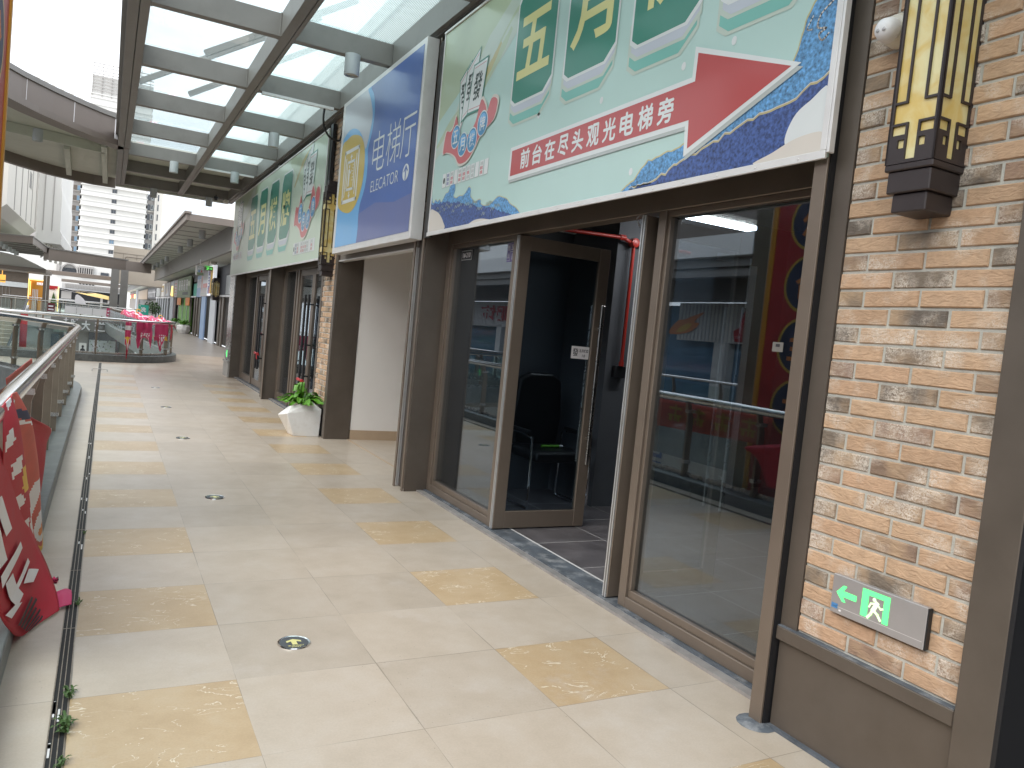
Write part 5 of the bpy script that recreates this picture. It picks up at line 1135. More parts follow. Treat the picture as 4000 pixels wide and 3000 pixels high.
mb.add(vs, fs); mb.build('pot', ['planter_white'], t, bevel=.006, seg=2)
mb = MB(); mb.face([(a, b_, .345) for a, b_, c in ti]); mb.build('soil', ['soil'], t)
leafy(t, (2.32, 10.04, .36), .30, .20, 58, 2, wide=.034); leafy(t, (2.27, 9.99, .38), .17, .34, 16, 5, wide=.03)
def round_pot(x, y, r, label, seed):
    t = thing('potted_plant', label, 'planter', (x, y, 0), 'white pots at the far green shop')
    mb = MB(); mb.lathe([(r*.7, 0), (r*1.02, r*.6), (r, r*1.1), (r*.72, r*1.35), (r*.6, r*1.25)], (x, y, 0), n=10); mb.build('pot', ['planter_white'], t)
    leafy(t, (x, y, r*1.2), r*1.1, r*.9, 22, seed, 'green_pot_leaf', .07)
round_pot(3.85, 46.8, .36, 'low rounded white pot with green leaves right of the green shop door', 3)
round_pot(3.75, 51.5, .36, 'white pot with green leaves left of the green shop door', 4)

# ---------------------------------------------------------------- far walkway: canopy, soffit and shops
FX = 4.20
def far_canopy(y0, y1, label, step):
    t = thing('far_canopy', label, 'canopy', (2.7, y0, 4.2))
    mb = MB(); mb.box(2.0, 2.09, y0, y1, 4.20, 4.40); mb.box(1.94, 2.14, y0-.06, y1, 4.4001, 4.47); mb.build('edge_beam', ['brown_fascia'], t)
    mb = MB(); mb.box(2.0901, 5.6, y0-.03, y0+.09, 4.19, 4.3999); mb.build('end_fascia', ['brown_fascia'], t)
    mb = MB(); mb.box(2.0901, 3.6, y0+.0901, y1, 4.30, 4.3999); mb.build('soffit_panel', ['soffit_grey'], t)
    mb = MB(); y = y0+1.0
    while y < y1: mb.box(2.0901, 3.399, y-.012, y+.012, 4.285, 4.2999); y += step
    mb.build('rib', ['steel_grey'], t)
    mb = MB(); mb.box(3.40, 3.46, y0+.1, y1, 3.50, 4.2998); mb.box(3.38, 3.48, y0+.1, y1, 3.44, 3.4999); mb.build('girder', ['steel_grey'], t)
    mb = MB(); mb.box(3.4801, FX+.4, y0+.1, y1, 3.50, 3.56); mb.build('shop_soffit', ['soffit_grey'], t)
    return t
far_canopy(26.15, 72.5, 'long far canopy with a pale soffit and can lamps along the right', 2.0)
far_canopy(78.0, 200.0, 'farthest canopy beyond the cross beams, seen very small', 4.0)
for i, (y, lb) in enumerate(((30.0, 'nearest'), (34.6, 'second'), (39.5, 'third'), (48.9, 'fourth'), (53.1, 'fifth'), (58.0, 'sixth'), (62.7, 'seventh'), (71.0, 'eighth'))):
    dup(d0, (2.86, y, 4.2998), lb+' can downlight in the row under the long far canopy').scale.__imul__(1.45)
for y in (85, 95): dup(d0, (2.86, y, 4.2998), ('can downlight under the farthest canopy, nearer one', 'can downlight under the farthest canopy, hindmost one')[y > 90]).scale.__imul__(1.6)
def shop(label, y0, y1, wall='brown_fascia', z1=3.5, x=FX+.32):
    t = thing('far_shop', label, 'shop', (x, (y0+y1)/2, 0)); mb = MB(); mb.box(x, x+.3, y0, y1, 0, z1); mb.build('wall', [wall], t); return t
def panel(t, nm, m, y0, y1, z0, z1, x=FX, d=.06):
    mb = MB(); mb.box(x, x+d, y0, y1, z0, z1); return mb.build(nm, [m] if isinstance(m, str) else m, t)
def ff(x=FX): return Face2D(lambda u, v, d: (x-d*3, -u, v))      # u = -y so that print reads left to right
t = shop('near far shop with dark fins and shuttered window just past the second shop', 19.4, 35.4, 'bronze')
for y in (33.6, 34.5, 30.5, 27.0): panel(t, 'fin', 'bronze', y-.05, y+.45, 0, 2.05)
panel(t, 'shop_window', 'dark_window', 19.5, 33.4, .2, 2.05, FX+.25); panel(t, 'lintel', 'alu', 19.5, 35.2, 2.06, 2.14, FX-.02); panel(t, 'upper_panel', 'lamp_grey', 27, 34.8, 2.2, 3.0, FX+.2); panel(t, 'louvre', 'near_black', 27, 34.8, 3.05, 3.48, FX+.2)
t = shop('far shop with two pale pillars, white notice board and blue yellow sign', 35.4, 44.9, 'near_black')
panel(t, 'pillar', 'pillar_white', 35.8, 37.8, 0, 2.12, FX-.05); panel(t, 'pillar', 'shop_blue', 39.75, 41.55, 0, 2.12, FX-.05)['label'] = 'pale blue pillar left of the dark door'
d = panel(t, 'door', 'dark_window', 37.9, 39.7, .05, 2.1, FX+.2)
f2 = ff(FX+.19); f2.rect(-39.2, -38.5, 1.5, 2.0, 'white_print'); f2.rect(-39.3, -38.4, .5, 1.45, 'ink_sea'); f2.rect(-39.1, -38.6, .9, 1.1, 'orange_print', 2); f2.build('poster', d)
s = panel(t, 'white_board', 'sign_paper', 38.0, 42.05, 2.10, 3.40, FX-.08)
f2 = ff(FX-.085); f2.rect(-41.6, -41.3, 2.45, 3.2, 'ink_rose'); f2.rect(-41.1, -38.6, 2.5, 3.25, 'ink_lilac'); f2.rect(-41.0, -38.7, 2.9, 3.2, 'ink_grey', 2); f2.rect(-40.9, -38.8, 2.52, 2.72, 'ink_rose', 2); f2.rect(-41.9, -40.2, 2.18, 2.28, 'ink_grey'); f2.rect(-39.8, -38.6, 2.18, 2.28, 'ink_grey'); f2.build('board_print', s)
s = panel(t, 'light_box', 'backlit_white', 35.9, 37.95, 2.12, 3.45, FX-.20, .14)
f2 = ff(FX-.205); f2.rect(-37.8, -36.9, 2.2, 3.35, 'ink_blue'); f2.rect(-36.88, -36.1, 2.2, 3.35, 'yellow_print'); f2.rect(-37.3, -36.9, 3.05, 3.35, 'ink_red', 2); f2.rect(-37.3, -36.9, 2.2, 2.5, 'ink_red', 2)
for k in range(4): f2.rect(-37.6, -37.15, 2.55+k*.13, 2.63+k*.13, 'white_print', 3)
f2.build('sign_print', s)
panel(t, 'blue_board', 'shop_blue', 42.1, 44.4, 2.08, 3.2, FX-.03)
for k in range(3): panel(t, 'letter_stroke', 'white_print', 42.5+k*.6, 42.75+k*.6, 2.55, 3.0, FX-.06, .025)
for y in (42.4, 43.9): panel(t, 'fin', 'bronze', y, y+.5, 0, 2.05)
ln = copy_tree(l1); ln.location = (4.05, 35.3, 1.9); ln.scale = (1.6, 4.0, .78); ln['label'] = 'distant dark lantern with a gold cross right of the blue yellow sign'
t = shop('far green shop with a moss green sign and grass green doors', 44.9, 57.6, 'bronze')
for y in (45.1, 47.6): panel(t, 'fin', 'bronze', y, y+.55, 0, 2.05)
panel(t, 'upper_window', 'teal', 44.95, 47.6, 2.15, 2.85, FX+.1); panel(t, 'louvre', 'near_black', 44.95, 47.6, 2.95, 3.4, FX+.1); panel(t, 'sill', 'alu', 44.95, 47.8, 2.07, 2.14, FX)
s = panel(t, 'sign_panel', 'sign_green', 47.95, 57.4, 2.06, 3.34, FX-.03)
f2 = ff(FX-.04)
for k in range(4):
    u = -56.2+k*1.75
    for a, b_, c, e in ((0, 1.25, .80, .90), (.1, .35, .1, .95), (.9, 1.15, .0, .8), (.35, .9, .42, .52), (.5, .72, .05, .9)): f2.rect(u+a, u+b_, 2.48+c*.75, 2.48+e*.75, 'ink_white', 2); f2.rect(u+a+.12, u+b_+.12, 2.46+c*.75, 2.46+e*.75, 'black_print', 1)
f2.rect(-53.2, -49.4, 2.22, 2.40, 'black_print', 1); f2.rect(-49.9, -48.4, 2.75, 3.05, 'ink_lime', 1); f2.build('sign_lettering', s)
for y0, y1 in ((48.2, 51.0), (51.4, 54.0), (54.2, 57.3)):
    d = panel(t, 'door', 'shop_green', y0, y1, .02, 2.05, FX+.12); panel(t, 'mullion', 'alu', y1+.02, y1+.12, .02, 2.05, FX+.08)
for y0, y1, lb in ((47.85, 51.2, 'right'), (53.7, 57.6, 'left')):
    mb = MB(); g = [[(FX-.05-.06*math.sin(k*1.3), y0+(y1-y0)*k/4, z) for k in range(5)] for z in (2.05, 1.8, 1.58)]
    cloth('door_curtain', g, ['orange_print'], lambda u, v: 0, 'short orange curtain over the '+lb+' green door', 'curtain')
t = shop('far dark red shop front with a glowing gold sign beside the green shop', 57.6, 64.8, 'shop_red')
panel(t, 'pillar', 'pillar_white', 60.7, 63.9, 0, 3.3, FX-.03); panel(t, 'grey_board', 'sign_paper', 57.7, 60.5, 2.1, 3.3, FX-.02)
f2 = ff(FX-.04)
for k in range(5): f2.rect(-60.2, -58.2, 2.2+k*.2, 2.28+k*.2, 'ink_rose')
f2.build('board_print', t)
panel(t, 'gold_sign', 'gold_print', 60.3, 63.0, 2.1, 2.75, FX-.06)
mb = MB(); mb.tube([(FX-.1, 61.2, 2.2), (FX-.1, 61.5, 2.9)], .05, 6); mb.tube([(FX-.1, 62.2, 2.25), (FX-.1, 61.6, 2.75)], .04, 6); mb.build('glowing_letter', ['lamp_warm'], t)
t = shop('far shop with black and white upright stripes and picture posters', 64.8, 84.2, 'near_black')
for k, y in enumerate((66.5, 69.5, 72.6, 75.8, 79.0, 82.2)): panel(t, 'white_stripe', 'pillar_white', y, y+1.2, 0, 2.02, FX)
panel(t, 'sill', 'white_print', 64.9, 84.1, 2.03, 2.16, FX-.02)
for y0, y1, m_ in ((65, 70.6, 'sign_paper'), (71.2, 77.5, 'white_wall'), (78, 84, 'ink_grey')): panel(t, 'poster', m_, y0, y1, 2.2, 3.3, FX)
f2 = ff(FX-.02); f2.poly([(-69.5, 2.25), (-67.6, 3.2), (-66, 2.25)], 'ink_lilac'); f2.disc(-68.3, 2.6, .7, .25, 'skirting', 2); f2.rect(-75.8, -72.5, 2.6, 3.1, 'gold_print'); f2.rect(-75.3, -73, 2.7, 3.0, 'ink_cream', 2); f2.build('poster_print', t)
t = shop('far shop with a black sign in white strokes', 84.2, 103, 'bronze'); panel(t, 'sign_panel', 'black_print', 84.4, 102.5, 1.98, 3.2, FX-.02)
f2 = ff(FX-.04)
for k in range(6):
    u = -100+k*2.6; f2.rect(u, u+.8, 2.15, 2.95, 'white_print'); f2.rect(u, u+1.7, 2.6, 2.75, 'white_print', 2)
f2.build('sign_lettering', t)
for k in range(8): panel(t, 'mullion', 'alu', 86+k*2.1, 86.3+k*2.1, 0, 1.9, FX+.2)
t = shop('far shop with a plain salmon sign beyond the black one', 103, 137, 'bronze'); panel(t, 'sign_panel', 'skirting', 103.5, 134, 1.92, 3.15, FX-.02)
for k in range(8): panel(t, 'mullion', 'alu', 105+k*4, 105.6+k*4, 0, 1.9, FX+.2)
t = shop('farthest shops with small warm lights at the end of the walkway', 137, 200, 'brown_fascia'); panel(t, 'pillar', 'pillar_white', 137, 142, 0, 3.4, FX-.1); panel(t, 'light_panel', 'lamp_warm', 150, 158, 2.1, 2.8, FX); panel(t, 'light_panel', 'lamp_warm', 180, 192, 2.1, 2.7, FX); panel(t, 'sign_panel', 'salmon_print', 160, 178, 2.2, 3.0, FX)
# hanging signs at the far soffit
t = thing('hanging_sign', 'hanging restroom sign with blue and red figures and an arrow', 'sign', (3.26, 34, 2.86))
mb = MB(); mb.box(3.10, 3.41, 34, 34.10, 2.84, 3.24); mb.box(3.24, 3.27, 34.03, 34.07, 3.2401, 3.5); mb.build('box', ['alu_white'], t)
f2 = Face2D(lambda u, v, d: (u, 33.995-d*3, v)); f2.rect(3.145, 3.40, 2.85, 3.23, 'ink_grey'); f2.rect(3.145, 3.40, 2.85, 2.96, 'sign_green', 2); f2.rect(3.21, 3.34, 3.18, 3.20, 'white_print', 3); f2.poly([(3.32, 3.16), (3.36, 3.19), (3.32, 3.22)], 'white_print', 4)
f2.text('洗手间', 3.17, 3.38, 3.09, 3.145, 'white_print', 3, .02); f2.disc(3.225, 3.055, .014, .014, 'ink_sea', 3, 10); f2.poly([(3.195, 3.04), (3.255, 3.04), (3.245, 2.975), (3.205, 2.975)], 'ink_sea', 3); f2.disc(3.32, 3.055, .014, .014, 'ink_rose', 3, 10); f2.poly([(3.30, 3.04), (3.34, 3.04), (3.355, 2.975), (3.285, 2.975)], 'ink_rose', 3)
f2.build('sign_print', t)
t = thing('hanging_sign', 'hanging green lit exit sign reading 2F beside the restroom sign', 'sign', (3.56, 34, 3.1))
mb = MB(); mb.box(3.43, 3.74, 34.02, 34.07, 3.08, 3.26); mb.box(3.58, 3.60, 34.03, 34.06, 3.2601, 3.5); mb.build('box', ['sign_green'], t)
f2 = Face2D(lambda u, v, d: (u, 34.015-d*3, v)); f2.text('2F', 3.50, 3.60, 3.11, 3.21, 'backlit_green', 1, .02); f2.rect(3.62, 3.71, 3.15, 3.17, 'backlit_green', 1); f2.poly([(3.69, 3.13), (3.73, 3.16), (3.69, 3.19)], 'backlit_green', 2); f2.rect(3.43, 3.74, 3.245, 3.258, 'backlit_green', 1); f2.build('sign_print', t)
mb = MB(); mb.lathe([(.11, 0), (.11, -.09), (.05, -.13)], (3.83, 34.5, 3.498), n=14); tag(mb.build('smoke_detector', ['plastic_white', ]), 'round white fitting on the soffit right of the exit sign', 'detector')
# green board and plant behind the rail
t = thing('sign_board', 'standing teal board with the white character for wash', 'sign', (1.62, 47, 0))
mb = MB(); mb.box(1.50, 2.02, 47, 47.05, .15, 1.38); mb.box(1.52, 1.56, 47.05, 47.4, 0, .6); mb.box(1.96, 2.0, 47.05, 47.4, 0, .6); mb.box(1.52, 1.56, 46.99, 47.0, 0, .15); mb.box(1.96, 2.0, 46.99, 47.0, 0, .15); mb.build('board', ['teal'], t)
f2 = Face2D(lambda u, v, d: (u, 46.995-d*3, v)); f2.text('洗', 1.62, 1.90, .98, 1.25, 'white_print', 1, .03); f2.disc(1.585, 1.31, .04, .02, 'white_print', 1, 10); f2.build('lettering', t)
def far_tree(x, y, label, seed, h=1.3, r=.42):
    t = thing('potted_tree', label, 'plant', (x, y, 0)); mb = MB(); mb.lathe([(.22, 0), (.3, .4), (.27, .42)], (x, y, 0), n=12); mb.build('pot', ['red_cloth'], t)
    mb = MB(); mb.tube([(x, y, .4), (x+.03, y, .9), (x, y, h)], [.03, .025, .012], 6); mb.build('trunk', ['soil'], t)
    mb = MB(); q = random.Random(seed)
    for k in range(260):
        d = Vector((q.gauss(0, 1), q.gauss(0, 1), q.gauss(0, .8))); d = d.normalized()*r*q.uniform(.3, 1)**.6; p = Vector((x, y, h))+d; a = Vector((q.uniform(-1, 1), q.uniform(-1, 1), q.uniform(-1, 1))).normalized()*.07; b_ = a.cross(Vector((q.uniform(-1, 1), q.uniform(-1, 1), 1))).normalized()*.03
        mb.face([p-a, p+b_, p+a, p-b_])
    mb.build('crown', ['leaf_dark'], t)
far_tree(2.35, 50.5, 'dark green potted tree right of the teal wash board', 3); far_tree(2.75, 54.5, 'second potted tree behind the first, in front of the striped shop', 8, 1.15, .36)

# ---------------------------------------------------------------- cross beams, columns and things over the second void
t = thing('bridge_beam', 'heavy brown beam on twin grey columns crossing the far void', 'beam', (.4, 60, 0))
def slab(mb, a, b_, z0, z1, w):
    dx, dy = b_[0]-a[0], b_[1]-a[1]; q = math.hypot(dx, dy); nx, ny = -dy/q*w, dx/q*w
    mb.prism([(a[0]+nx, a[1]+ny), (b_[0]+nx, b_[1]+ny), (b_[0]-nx, b_[1]-ny), (a[0]-nx, a[1]-ny)], 'z', z0, z1)
mb = MB(); slab(mb, (-3.62, 57.4), (.95, 60.9), 3.62, 4.32, .25); mb.box(.93, 2.6, 60.6, 61.3, 3.62, 4.30); mb.build('beam', ['brown_fascia'], t)
mb = MB(); slab(mb, (-3.62, 57.4), (.95, 60.9), 4.3201, 4.40, .30); mb.build('beam_cap', ['steel_grey'], t)
for x0, x1 in ((.105, .60), (.70, 1.17)):
    mb = MB(); mb.box(x0, x1, 60, 60.5, -.4, 3.6199); mb.box(x0+.22, x0+.232, 59.99, 60, -.4, 3.57); mb.box(x0, x1, 59.989, 60, 1.875, 1.89); mb.build('column', ['steel_grey'], t)
t = thing('left_canopy', 'far left canopy wing with a pointed end and round lamps', 'canopy', (-4, 48, 3))
ed = [(-4.5, 66), (-3.62, 57.4), (-3.68, 48.0), (-5.25, 49.2), (-10, 52.8)]
mb = MB(); mb.prism(ed+[(-10, 66)], 'z', 4.16, 4.28); mb.build('deck', ['soffit_grey'], t)
mb = MB(); mb.ribbon(ed, -.05, .03, 4.02, 4.36); mb.build('fascia', ['brown_fascia'], t)
mb = MB(); mb.ribbon(ed, -.12, .06, 4.3601, 4.42); mb.build('fascia_cap', ['steel_grey'], t)
mb = MB()
for y in (50.5, 53, 55.5, 58, 60.5, 63): mb.box(-9.5, -3.85, y, y+.12, 4.06, 4.1599)
mb.build('rib', ['steel_grey'], t)
for k in range(5):
    mb = MB(); mb.lathe([(.14, .0), (.14, -.30)], (-5.5-.04*k, 52+2.6*k, 4.16), n=12); mb.build('lamp', ['lamp_grey'], t)
def beam(label, y, x0, x1, z0, z1, w=.5):
    mb = MB(); mb.box(x0, x1, y, y+w, z0, z1); return tag(mb.build('cross_beam', ['brown_fascia'], bevel=.02), label, 'cross beam', 'brown beams crossing the far void')
beam('second brown cross beam, below the white arch', 80, -5.25, 1.6, 3.20, 3.58)
beam('third brown cross beam, lower and farther than the second', 100, -4.7, 1.8, 2.95, 3.28)
S = lambda x, z, k: (x*k, 1.513+(z-1.513)*k)
t = thing('far_shop', 'dark shop front row on the far left with a hanging square sign', 'shop', (-5, 75, 0))
mb = MB(); x0, z0 = S(-4.6, 1.2, 1.875); x1, z1 = S(-3.14, 2.35, 1.875); mb.box(x0, x1, 75, 75.5, -.4, z1); mb.build('wall', ['bronze'], t)
mb = MB(); mb.box(x0, x1, 74.9, 74.995, 1.75, 2.15); mb.build('sign_band', ['lamp_grey'], t); mb = MB(); mb.box(x0, x1, 74.5, 75.4, z1+.001, z1+.3); mb.build('roof_edge', ['steel_grey'], t)
for k in range(7):
    mb = MB(); mb.box(x0+.25*k, x0+.25*k+.03, 74.95, 75, 0, 1.7); mb.build('mullion', ['steel_grey'], t)
t = thing('hanging_sign', 'cream square sign hanging at the left edge in front of dark shops', 'sign', (-7.2, 70, 2)); mb = MB(); mb.box(-7.4, -6.95, 70, 70.08, 1.98, 2.57); mb.box(-7.2, -7.15, 70.02, 70.06, 2.5701, 3.2); mb.build('board', ['sign_orange'], t); mb = MB(); mb.box(-7.4, -6.95, 69.99, 70, 2.1, 2.16); mb.build('stripe', ['black_print'], t)
t = thing('far_shop', 'orange lit shop front with a white name board and white door strips', 'shop', (-3.5, 76, 0))
x0, z1 = S(-3.13, 2.02, 1.9); x1, _ = S(-2.5, 2, 1.9); mb = MB(); mb.box(x0, x1, 76, 76.3, -.4, z1); mb.build('wall', ['orange_shop'], t)
mb = MB(); a, b_ = S(-2.80, 1.83, 1.9); c, e = S(-2.58, 1.94, 1.9); mb.box(a, c, 75.95, 75.99, b_, e); mb.build('name_board', ['backlit_white'], t)
f2 = Face2D(lambda u, v, d: (u, 75.94-d*3, v)); f2.rect(a+.06, c-.06, b_+.04, e-.04, 'salmon_print'); f2.rect(a+.09, c-.09, b_+.06, e-.06, 'backlit_white', 2); f2.build('board_print', t)
mb = MB()
for k in range(4): mb.box(x0+.35+k*.11, x0+.41+k*.11, 75.96, 75.995, 0, 1.72)
mb.build('door_strip', ['white_print'], t); mb = MB(); mb.box(x0, x1, 75.7, 76.3, z1+.001, z1+.1); mb.box(x0, x0+.09, 75.9, 76, 0, z1); mb.box(x0+.16, x0+.2, 75.93, 75.99, 1.2, z1-.1); mb.build('light_frame', ['lamp_warm'], t)
for a, b_, lb in ((-2.57, -2.46, 'left'), (-2.44, -2.33, 'right')):
    x0, _ = S(a, 0, 1.8); x1, _ = S(b_, 0, 1.8); mb = MB(); mb.box(x0, x1, 72, 72.4, -.4, 2.9); tag(mb.build('column', ['bronze']), lb+' slim dark column of the pair beside the orange shop', 'column', 'dark columns beside the orange shop')
t = thing('far_shop', 'small red and white shop front with a green tent beside the dark columns', 'shop', (-2.6, 78, 0))
x0, z1 = S(-2.33, 1.86, 1.95); x1, _ = S(-1.95, 1, 1.95); mb = MB(); mb.box(x0, x1, 78, 78.3, -.4, z1); mb.build('wall', ['white_wall'], t); mb = MB(); mb.box(x0, x1-.1, 77.93, 77.99, z1-.22, z1); mb.box(x0, x1-.3, 77.93, 77.99, z1-.32, z1-.24); mb.build('red_sign', ['tape_red'], t); mb = MB(); mb.prism([(x0+.1, .4), (x0+.36, 1.62), (x1-.02, .4)], 'y', 77.7, 77.95); mb.build('tent', ['leaf_dark'], t); mb = MB(); mb.box(x1-.03, x1, 77.9, 77.99, -.3, z1); mb.build('light_strip', ['lamp_warm'], t)
t = thing('far_shop', 'wide black shop interior under a louvred white band at the far end', 'shop', (-1.5, 120, 0))
mb = MB(); mb.box(-6.6, 1.9, 121, 121.5, -1, 2.42); mb.build('dark_opening', ['near_black'], t); mb = MB(); mb.box(-5.6, 1.9, 120.8, 121.4, 2.4201, 3.12); mb.build('band', ['louvre'], t); mb = MB()
for k in range(36): mb.box(-5.2+k*.19, -5.11+k*.19, 120.7, 120.795, 2.48, 3.08)
mb.build('louvre_blade', ['tower_grey'], t); mb = MB(); mb.box(-6.6, 1.9, 120.4, 120.69, 2.32, 2.42); mb.build('sill', ['alu'], t)
mb = MB(); mb.box(-.9, -.6, 120.9, 121, -.5, 1.7); mb.box(.0, .9, 120.9, 121, .9, 1.3); mb.box(-5.6, -4.4, 120.9, 121, 1.0, 2.0); mb.build('window_light', ['tower_grey'], t)
k = 1.8
g = [[(S(x, z, k)[0], 72+dy, S(x, z, k)[1]) for x, z, dy in r] for r in ([(-1.32, 1.68, 0), (-.9, 1.66, 1), (-.48, 1.715, 2), (.05, 1.635, 2)], [(-1.2, 1.655, -1), (-.8, 1.60, -.5), (-.46, 1.60, 0), (.05, 1.57, 0)], [(-1.1, 1.635, -2), (-.75, 1.575, -2), (-.45, 1.535, -2), (.05, 1.47, -2)])]
cloth('shade_sail', g, ['cloth_yellow'], lambda u, v: 0, 'pale yellow shade sail stretched left of the twin columns', 'sail')
mb = MB()
for a, b_ in (((-1.9, 1.80), (-.48, 1.715)), ((-1.9, 1.74), (-1.1, 1.635)), ((-1.75, 1.80), (-.9, 1.66))): mb.tube([(S(*a, k)[0], 72, S(*a, k)[1]), (S(*b_, k)[0], 72, S(*b_, k)[1])], .012, 5)
tag(mb.build('sail_rope', ['white_print']), 'white ropes holding the yellow shade sail', 'rope')
mb = MB(); mb.prism([(-2.26, .9), (-2.29, 1.35), (-2.25, 1.58), (-2.12, 1.63), (-1.95, 1.55), (-1.76, 1.38), (-1.58, 1.18), (-1.5, .9)], 'y', 70, 70.06); tag(mb.build('fan_panel', ['white_print']), 'white shell shaped panel standing behind the far rails', 'panel')
railing('far glass railing across the back of the second void', [(-6, 55.5), (-2.9, 54.0), (-.5, 51.8), (.6, 51.0), (1.35, 50.5), (1.7, 51.0), (1.72, 54)], 0.0, 1.0, 1.5, 7, 1, 1.04, .03, False)
railing('second far glass railing behind the twin columns', [(-7.2, 71), (.1, 76), (1.2, 77)], 0.0, 1.0, 2.0, 4, 1, 1.04, .035, False)
railing('farthest glass railing in front of the dark shops', [(-8, 86), (.6, 92)], 0.0, 1.0, 2.0, 4, 1, 1.04, .035, False)
# fascia sign under the back railing
t = thing('slab_sign', 'grey fascia board with big white letters under the far railing', 'sign', (-1, 50, -.4))
mb = MB(); mb.box(-2.75, .85, 50.0, 50.25, -.46, .24); mb.build('board', ['steel_grey'], t); mb = MB()
for x in (-1.8, -1.25, -.60, .07, .52): mb.box(x, x+.012, 49.985, 49.999, -.46, .24)
mb.build('board_joint', ['steel_grey'], t)
for dd, m_ in ((1, 'black_print'), (16, 'white_print')):
    f2 = Face2D(lambda u, v, d: (u+(.022 if dd == 1 else 0), 49.98-d, v-(.022 if dd == 1 else 0)))
    f2.text('跃', -1.78, -1.38, -.34, .20, m_, dd, .03); f2.text('大', -1.24, -.78, -.40, .16, m_, dd, .04); f2.text('道', -.57, -.02, -.41, .15, m_, dd, .03)
    for u, v in ((.25, .10), (-2.0, .12)): f2.poly([(u, v+.19), (u+.04, v+.04), (u+.15, v), (u+.04, v-.04), (u, v-.19), (u-.04, v-.04), (u-.15, v), (u-.04, v+.04)], m_, dd)
    f2.build('lettering', t)
mb = MB(); mb.box(-2.1, .05, 50.3, 50.36, .5, .9); tag(mb.build('low_wall', ['white_wall']), 'low white panel wall behind the far railing', 'wall'); mb = MB()
for x in (-1.55, -.75, .0): mb.box(x, x+.03, 50.28, 50.299, .45, .98)
mb.box(-2.1, .1, 50.27, 50.279, .93, .97); tag(mb.build('panel_support', ['brushed']), 'thin steel frame in front of the low white panels', 'frame')
for x, w, lb in ((-2.95, .36, 'left'), (-.02, .30, 'right')):
    mb = MB(); mb.box(x, x+w, 50.2, 50.26, .50, .98); mb.box(x+.05, x+w-.05, 50.19, 50.199, .58, .66, 1); mb.box(x+.05, x+w-.08, 50.19, 50.199, .76, .84, 1); tag(mb.build('banner', ['shop_red' if x < -1 else 'pink_cloth', 'white_print']), lb+' small red banner tied to the far railing', 'banner', 'small banners on the far railing')
t = thing('lower_shop', 'lower floor shop with dark window and leafy posters seen through the railing glass', 'shop', (-.5, 50.6, -3))
mb = MB(); mb.box(-5, 1.6, 50.6, 51, -5.2, -.47); mb.build('wall', ['concrete'], t); mb = MB(); mb.box(-.85, .75, 50.5, 50.59, -1.75, -.5); mb.build('window', ['dark_window'], t); mb = MB(); mb.box(-.80, .55, 50.42, 50.49, -1.72, -.92); mb.build('poster', ['lamp_grey'], t)
f2 = Face2D(lambda u, v, d: (u, 50.41-d*2, v)); rs = random.Random(8)
for i in range(70):
    u, v = rs.uniform(-.76, .5), rs.uniform(-1.68, -.96); f2.poly([(u, v), (u+rs.uniform(.02, .10), v+rs.uniform(-.05, .06)), (u+rs.uniform(-.02, .05), v+rs.uniform(.03, .12))], rs.choice(('leaf_dark', 'ink_grey', 'ink_pale', 'black_print', 'sign_green')), 1+i*.02)
f2.build('poster_print', t)
mb = MB(); mb.box(-1.30, -.92, 50.42, 50.49, -1.75, -1.15); mb.build('poster', ['white_wall'], t); f2 = Face2D(lambda u, v, d: (u, 50.41-d*2, v)); f2.disc(-1.11, -1.35, .06, .08, 'black_print'); f2.poly([(-1.27, -1.73), (-1.22, -1.5), (-1.11, -1.43), (-1.0, -1.5), (-.95, -1.73)], 'black_print'); f2.build('poster_print', t)
mb = MB(); mb.box(-2.6, -1.9, 50.42, 50.49, -.62, -.2, 0); mb.box(-2.7, -1.7, 50.42, 50.49, -1.7, -.75, 1); mb.build('window', ['ink_pale', 'dark_window'], t)
# escalator
t = thing('escalator', 'escalator rising between glass sides below the left railing', 'escalator', (-3, 30, -5))
mb = MB()
for k in range(18): mb.box(-3.62, -2.72, 25.5+k*.42, 26.0+k*.42, -1.6+k*.125, -1.48+k*.125)
mb.build('step', ['tan_stone'], t)
for x in (-3.78, -2.66):
    mb = MB(); mb.prism([(25.4, -1.75), (33.4, .55), (33.4, 1.0), (25.4, -1.0)], 'x', x, x+.12); mb.build('side_panel', ['brushed'], t); mb = MB(); mb.tube([(x+.06, 25.3, -.85), (x+.06, 33.4, 1.2)], .04, 8); mb.build('handrail', ['near_black'], t, smooth=True)
mb = MB(); mb.box(-2.50, -2.30, 30.0, 30.08, -.35, .75); mb.build('red_panel', ['tape_red'], t)

